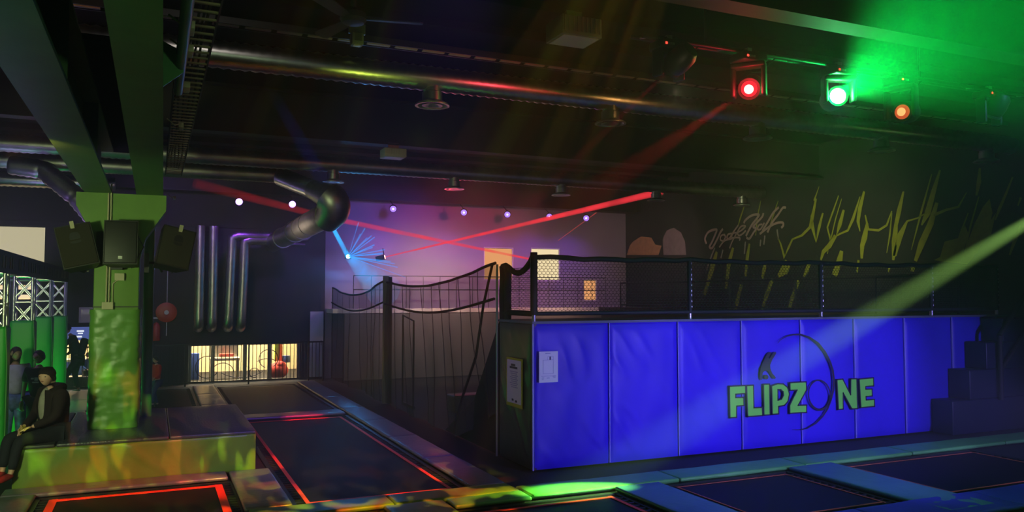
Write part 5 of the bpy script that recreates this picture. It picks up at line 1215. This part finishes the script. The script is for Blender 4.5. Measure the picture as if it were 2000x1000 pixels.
# --- boy in black t-shirt
bp_ = onZ(72, 881, 0.0)
t, W, hc, Rh, hs, g = person((bp_.x, bp_.y, 0), -.18, 1.54, STAND, 'dark-haired person standing in a black t-shirt with white print',
    [('t_shirt', TOP, 1.32, cloth('black_tee', (0.016, 0.015, 0.017)), TOPE), ('trousers', TR, 1.3, cloth('black_trousers', (0.02, 0.02, 0.024)), TRE), ('shoe', SHL, 1.3, dk2, SHE), ('shoe', SHR, 1.3, dk2, SHE)], ('short', M['hairdark']), (0, 0, -.35))
Tt = Matrix.Translation(g('chest')) @ W.to_3x3().to_4x4(); mb = MB()
for a, b, c, d in ((-.07, -.03, .0, .025), (-.02, .03, -.02, .03), (.035, .06, .0, .02), (-.05, .04, -.055, -.035)): mb.box(a, b, -.150, -.143, c - .03, d - .03, Tt)
mb.build('shirt_print', M['white'], t)
# --- woman in lilac top
wp = onZ(25, 876, 0.0)
person((wp.x, wp.y, 0), .25, 1.58, STAND, 'long-haired person in a lilac top and blue patterned trousers behind the first tower',
    [('lilac_top', TOP, 1.35, cloth('lilac_cloth', (0.38, 0.33, 0.60)), TOPE), ('trousers', TR, 1.5, mat('blue_pattern', (0.10, 0.13, 0.38), .8, var=.85, vscale=9), TRE), ('shoe', SHL, 1.3, dk2, SHE), ('shoe', SHR, 1.3, dk2, SHE)], ('long', M['hairdark']), (.05, 0, .25), (0.35, 0.2, 0.16))
# --- child in red
J = dict(STAND); J.update(knL=(.055, -.10, .29), anL=(.055, -.10, .06), toL=(.06, -.17, .03), anR=(-.055, .08, .045), toR=(-.06, .01, .02), wrL=(.10, -.12, .58), elL=(.13, -.02, .65))
cp = onZ(304, 796, 0.0)
person((cp.x, cp.y, 0), -1.0, 1.09, J, 'small child in a red top stepping left behind the green box',
    [('red_top', LONG, 1.3, cloth('red_cloth', (0.42, 0.03, 0.035)), LONGE), ('trousers', TR, 1.25, cloth('blue_track_trousers', (0.05, 0.05, 0.12)), TRE), ('shoe', SHL, 1.3, dk1, SHE), ('shoe', SHR, 1.3, dk1, SHE)], ('short', M['hairdark']), (.1, 0, 0))
# --- child in blue in the counter room
J = dict(STAND); J.update(wrL=(.05, -.2, .58), wrR=(-.05, -.2, .58), elL=(.13, -.08, .64), elR=(-.13, -.08, .64))
kp = onY(171, 690, 23.95)
person((kp.x, 23.95, -.14), .3, 1.02, J, 'small child in blue seen in the lit counter room',
    [('blue_top', LONG, 1.3, cloth('blue_cloth', (0.05, 0.12, 0.4)), LONGE), ('trousers', TR, 1.3, dk1, TRE)], ('short', cloth('brown_hair', (.15, .07, .03))), (0, 0, 0), (.6, .38, .3))

# ================================================================== LASERS in the haze
def projector(p, aim, lens, label):
    p = Vector(p); z = (Vector(aim) - p).normalized(); t = thing('laser_projector', label, 'laser', tuple(p))
    xx = Vector((0, 0, 1)).cross(z).normalized(); yy = z.cross(xx)
    H = Matrix.Translation(p) @ Matrix(((xx.x, yy.x, z.x, 0), (xx.y, yy.y, z.y, 0), (xx.z, yy.z, z.z, 0), (0, 0, 0, 1)))
    soft_box('housing', -.09, .09, -.07, .07, -.26, -.01, .01, M['blackmetal'], t, mtx=H)
    MB().lathe([(.005, -.012), (.055, -.012), (.05, .004), (.005, .01)], 14, H).build('aperture', lens, t, True)
    MB().tube([p + Vector((0, .1, .05)), p + Vector((0, .25, .25))], .015, 6).build('bracket', M['blackmetal'], t)
    return t
def fade_attr(o, pts, f0, f1):
    a, b = Vector(pts[0]), Vector(pts[-1]); L = (b - a).length_squared
    at = o.data.attributes.new('fade', 'FLOAT', 'POINT')
    for i, v in enumerate(o.data.vertices): t_ = max(0, min(1, (v.co - a).dot(b - a) / L)); at.data[i].value = f0 + (f1 - f0) * t_
def beam(name, label, pts, r0, r1, m, f0=1.0, f1=1.0):
    pts = [Vector(pts[0]).lerp(Vector(pts[-1]), i / 10) for i in range(11)] if len(pts) != 3 or True else pts
    o = MB().tube(pts, [r0 + (r1 - r0) * i / (len(pts) - 1) for i in range(len(pts))], 12, False).build(name, m, None, True); fade_attr(o, pts, f0, f1); tag(o, label, 'laser beam', 'laser beams in the haze')
    return o
YLZ = 22.2
A = onY(752, 502, YLZ); B = onY(1293, 374, 19.5)
projector(tuple(A), tuple(B), emat('laser_red_src', (1, .25, .2), 14), 'small red laser projector at the low end of the rising beam')
redm = beam_mat('red_laser_light', (1, 0.04, 0.06), 1.1, .8); redm2 = beam_mat('red_laser_light_core', (1, 0.25, 0.12), 1.2, .5)
beam('laser_beam', 'red laser beam rising to the right from its low projector', [A, A.lerp(B, .35), A.lerp(B, .7), B], .02, .11, redm)
A2 = onY(1040, 507, 22.0); B2 = onY(640, 425, 21.5); B3 = onY(380, 358, 20.5)
beam('laser_beam', 'red laser beam falling to the right across the lit orange window', [A2, A2.lerp(B2, .5), B2], .035, .085, redm, 1, .35)
beam('laser_beam', 'faint red laser beam continuing left past the bent duct', [B2 + (B3 - B2) * .05, B3], .085, .14, beam_mat('faint_red_laser', (.8, 0.03, 0.05), .6, .4), .8, .2)
beam('laser_beam', 'thin faint red laser beam by the rightmost violet light', [onY(1090, 470, 22.0), onY(1165, 415, 21.5)], .012, .02, beam_mat('thin_red_laser', (.8, 0.08, 0.08), .8, .5))
Bs = onY(680, 501, 22.2); Bt = onY(640, 426, 20.0)
projector(tuple(Bs), (1, 3, 2.2), emat('laser_blue_src', (.35, .85, 1), 40), 'blue laser projector glaring cyan on the far wall')
projector(tuple(Bt), tuple(Bs), emat('laser_cyan_src', (.4, .8, 1), 14), 'second blue laser projector just under the bent duct')
blu = beam_mat('blue_laser_light', (0.03, 0.42, 1), 2.2, 1.6)
beam('laser_beam', 'blue laser beam from the bent duct down to the cyan source', [Bt, Bs], .05, .08, blu)
beam('laser_beam', 'broad blue laser beam falling from the cyan source to the net post', [Bs, Bs.lerp(onY(745, 568, 18.6), .5), onY(748, 566, 18.4)], .10, .42, blu, 1, .35)
beam('laser_beam', 'faint deep blue laser beam rising left past the ducts', [onY(628, 345, 15.6), onY(575, 260, 14.0), onY(535, 185, 12.8)], .16, .10, beam_mat('deep_blue_laser', (0.01, 0.03, .8), .3, .2), 1, .0)
mb = MB()
random.seed(3)
for k in range(15):
    f = k / 14; ex, ey = 700 + 92 * f ** .8, 435 + 100 * f ** 1.3 + 8 * math.sin(k * 2.4)
    e = onY(ex, ey, 21.2); e = Bs.lerp(e, 1.0 if k in (0, 14) else random.uniform(.7, .95)); mb.tube([Bs, e], [.006, .022 if k not in (0, 14) else .016], 5)
fanl = mb.build('laser_fan', beam_mat('blue_fan_light', (0.04, 0.34, 1), 1.3, 1.0)); fade_attr(fanl, [Bs, onY(770, 480, 21.2)], 1, .3); tag(fanl, 'fan of fine blue laser rays opening right of the cyan source', 'laser beam', None, 'stuff')
point('blue_source_glow', tuple(Bs + Vector((0, -.25, .0))), (0.05, 0.35, 1), 130, .03)
spot('blue_haze_light', tuple(Bt), tuple(onY(750, 575, 20)), (0.05, 0.3, 1), 700, 16, .6, .03)
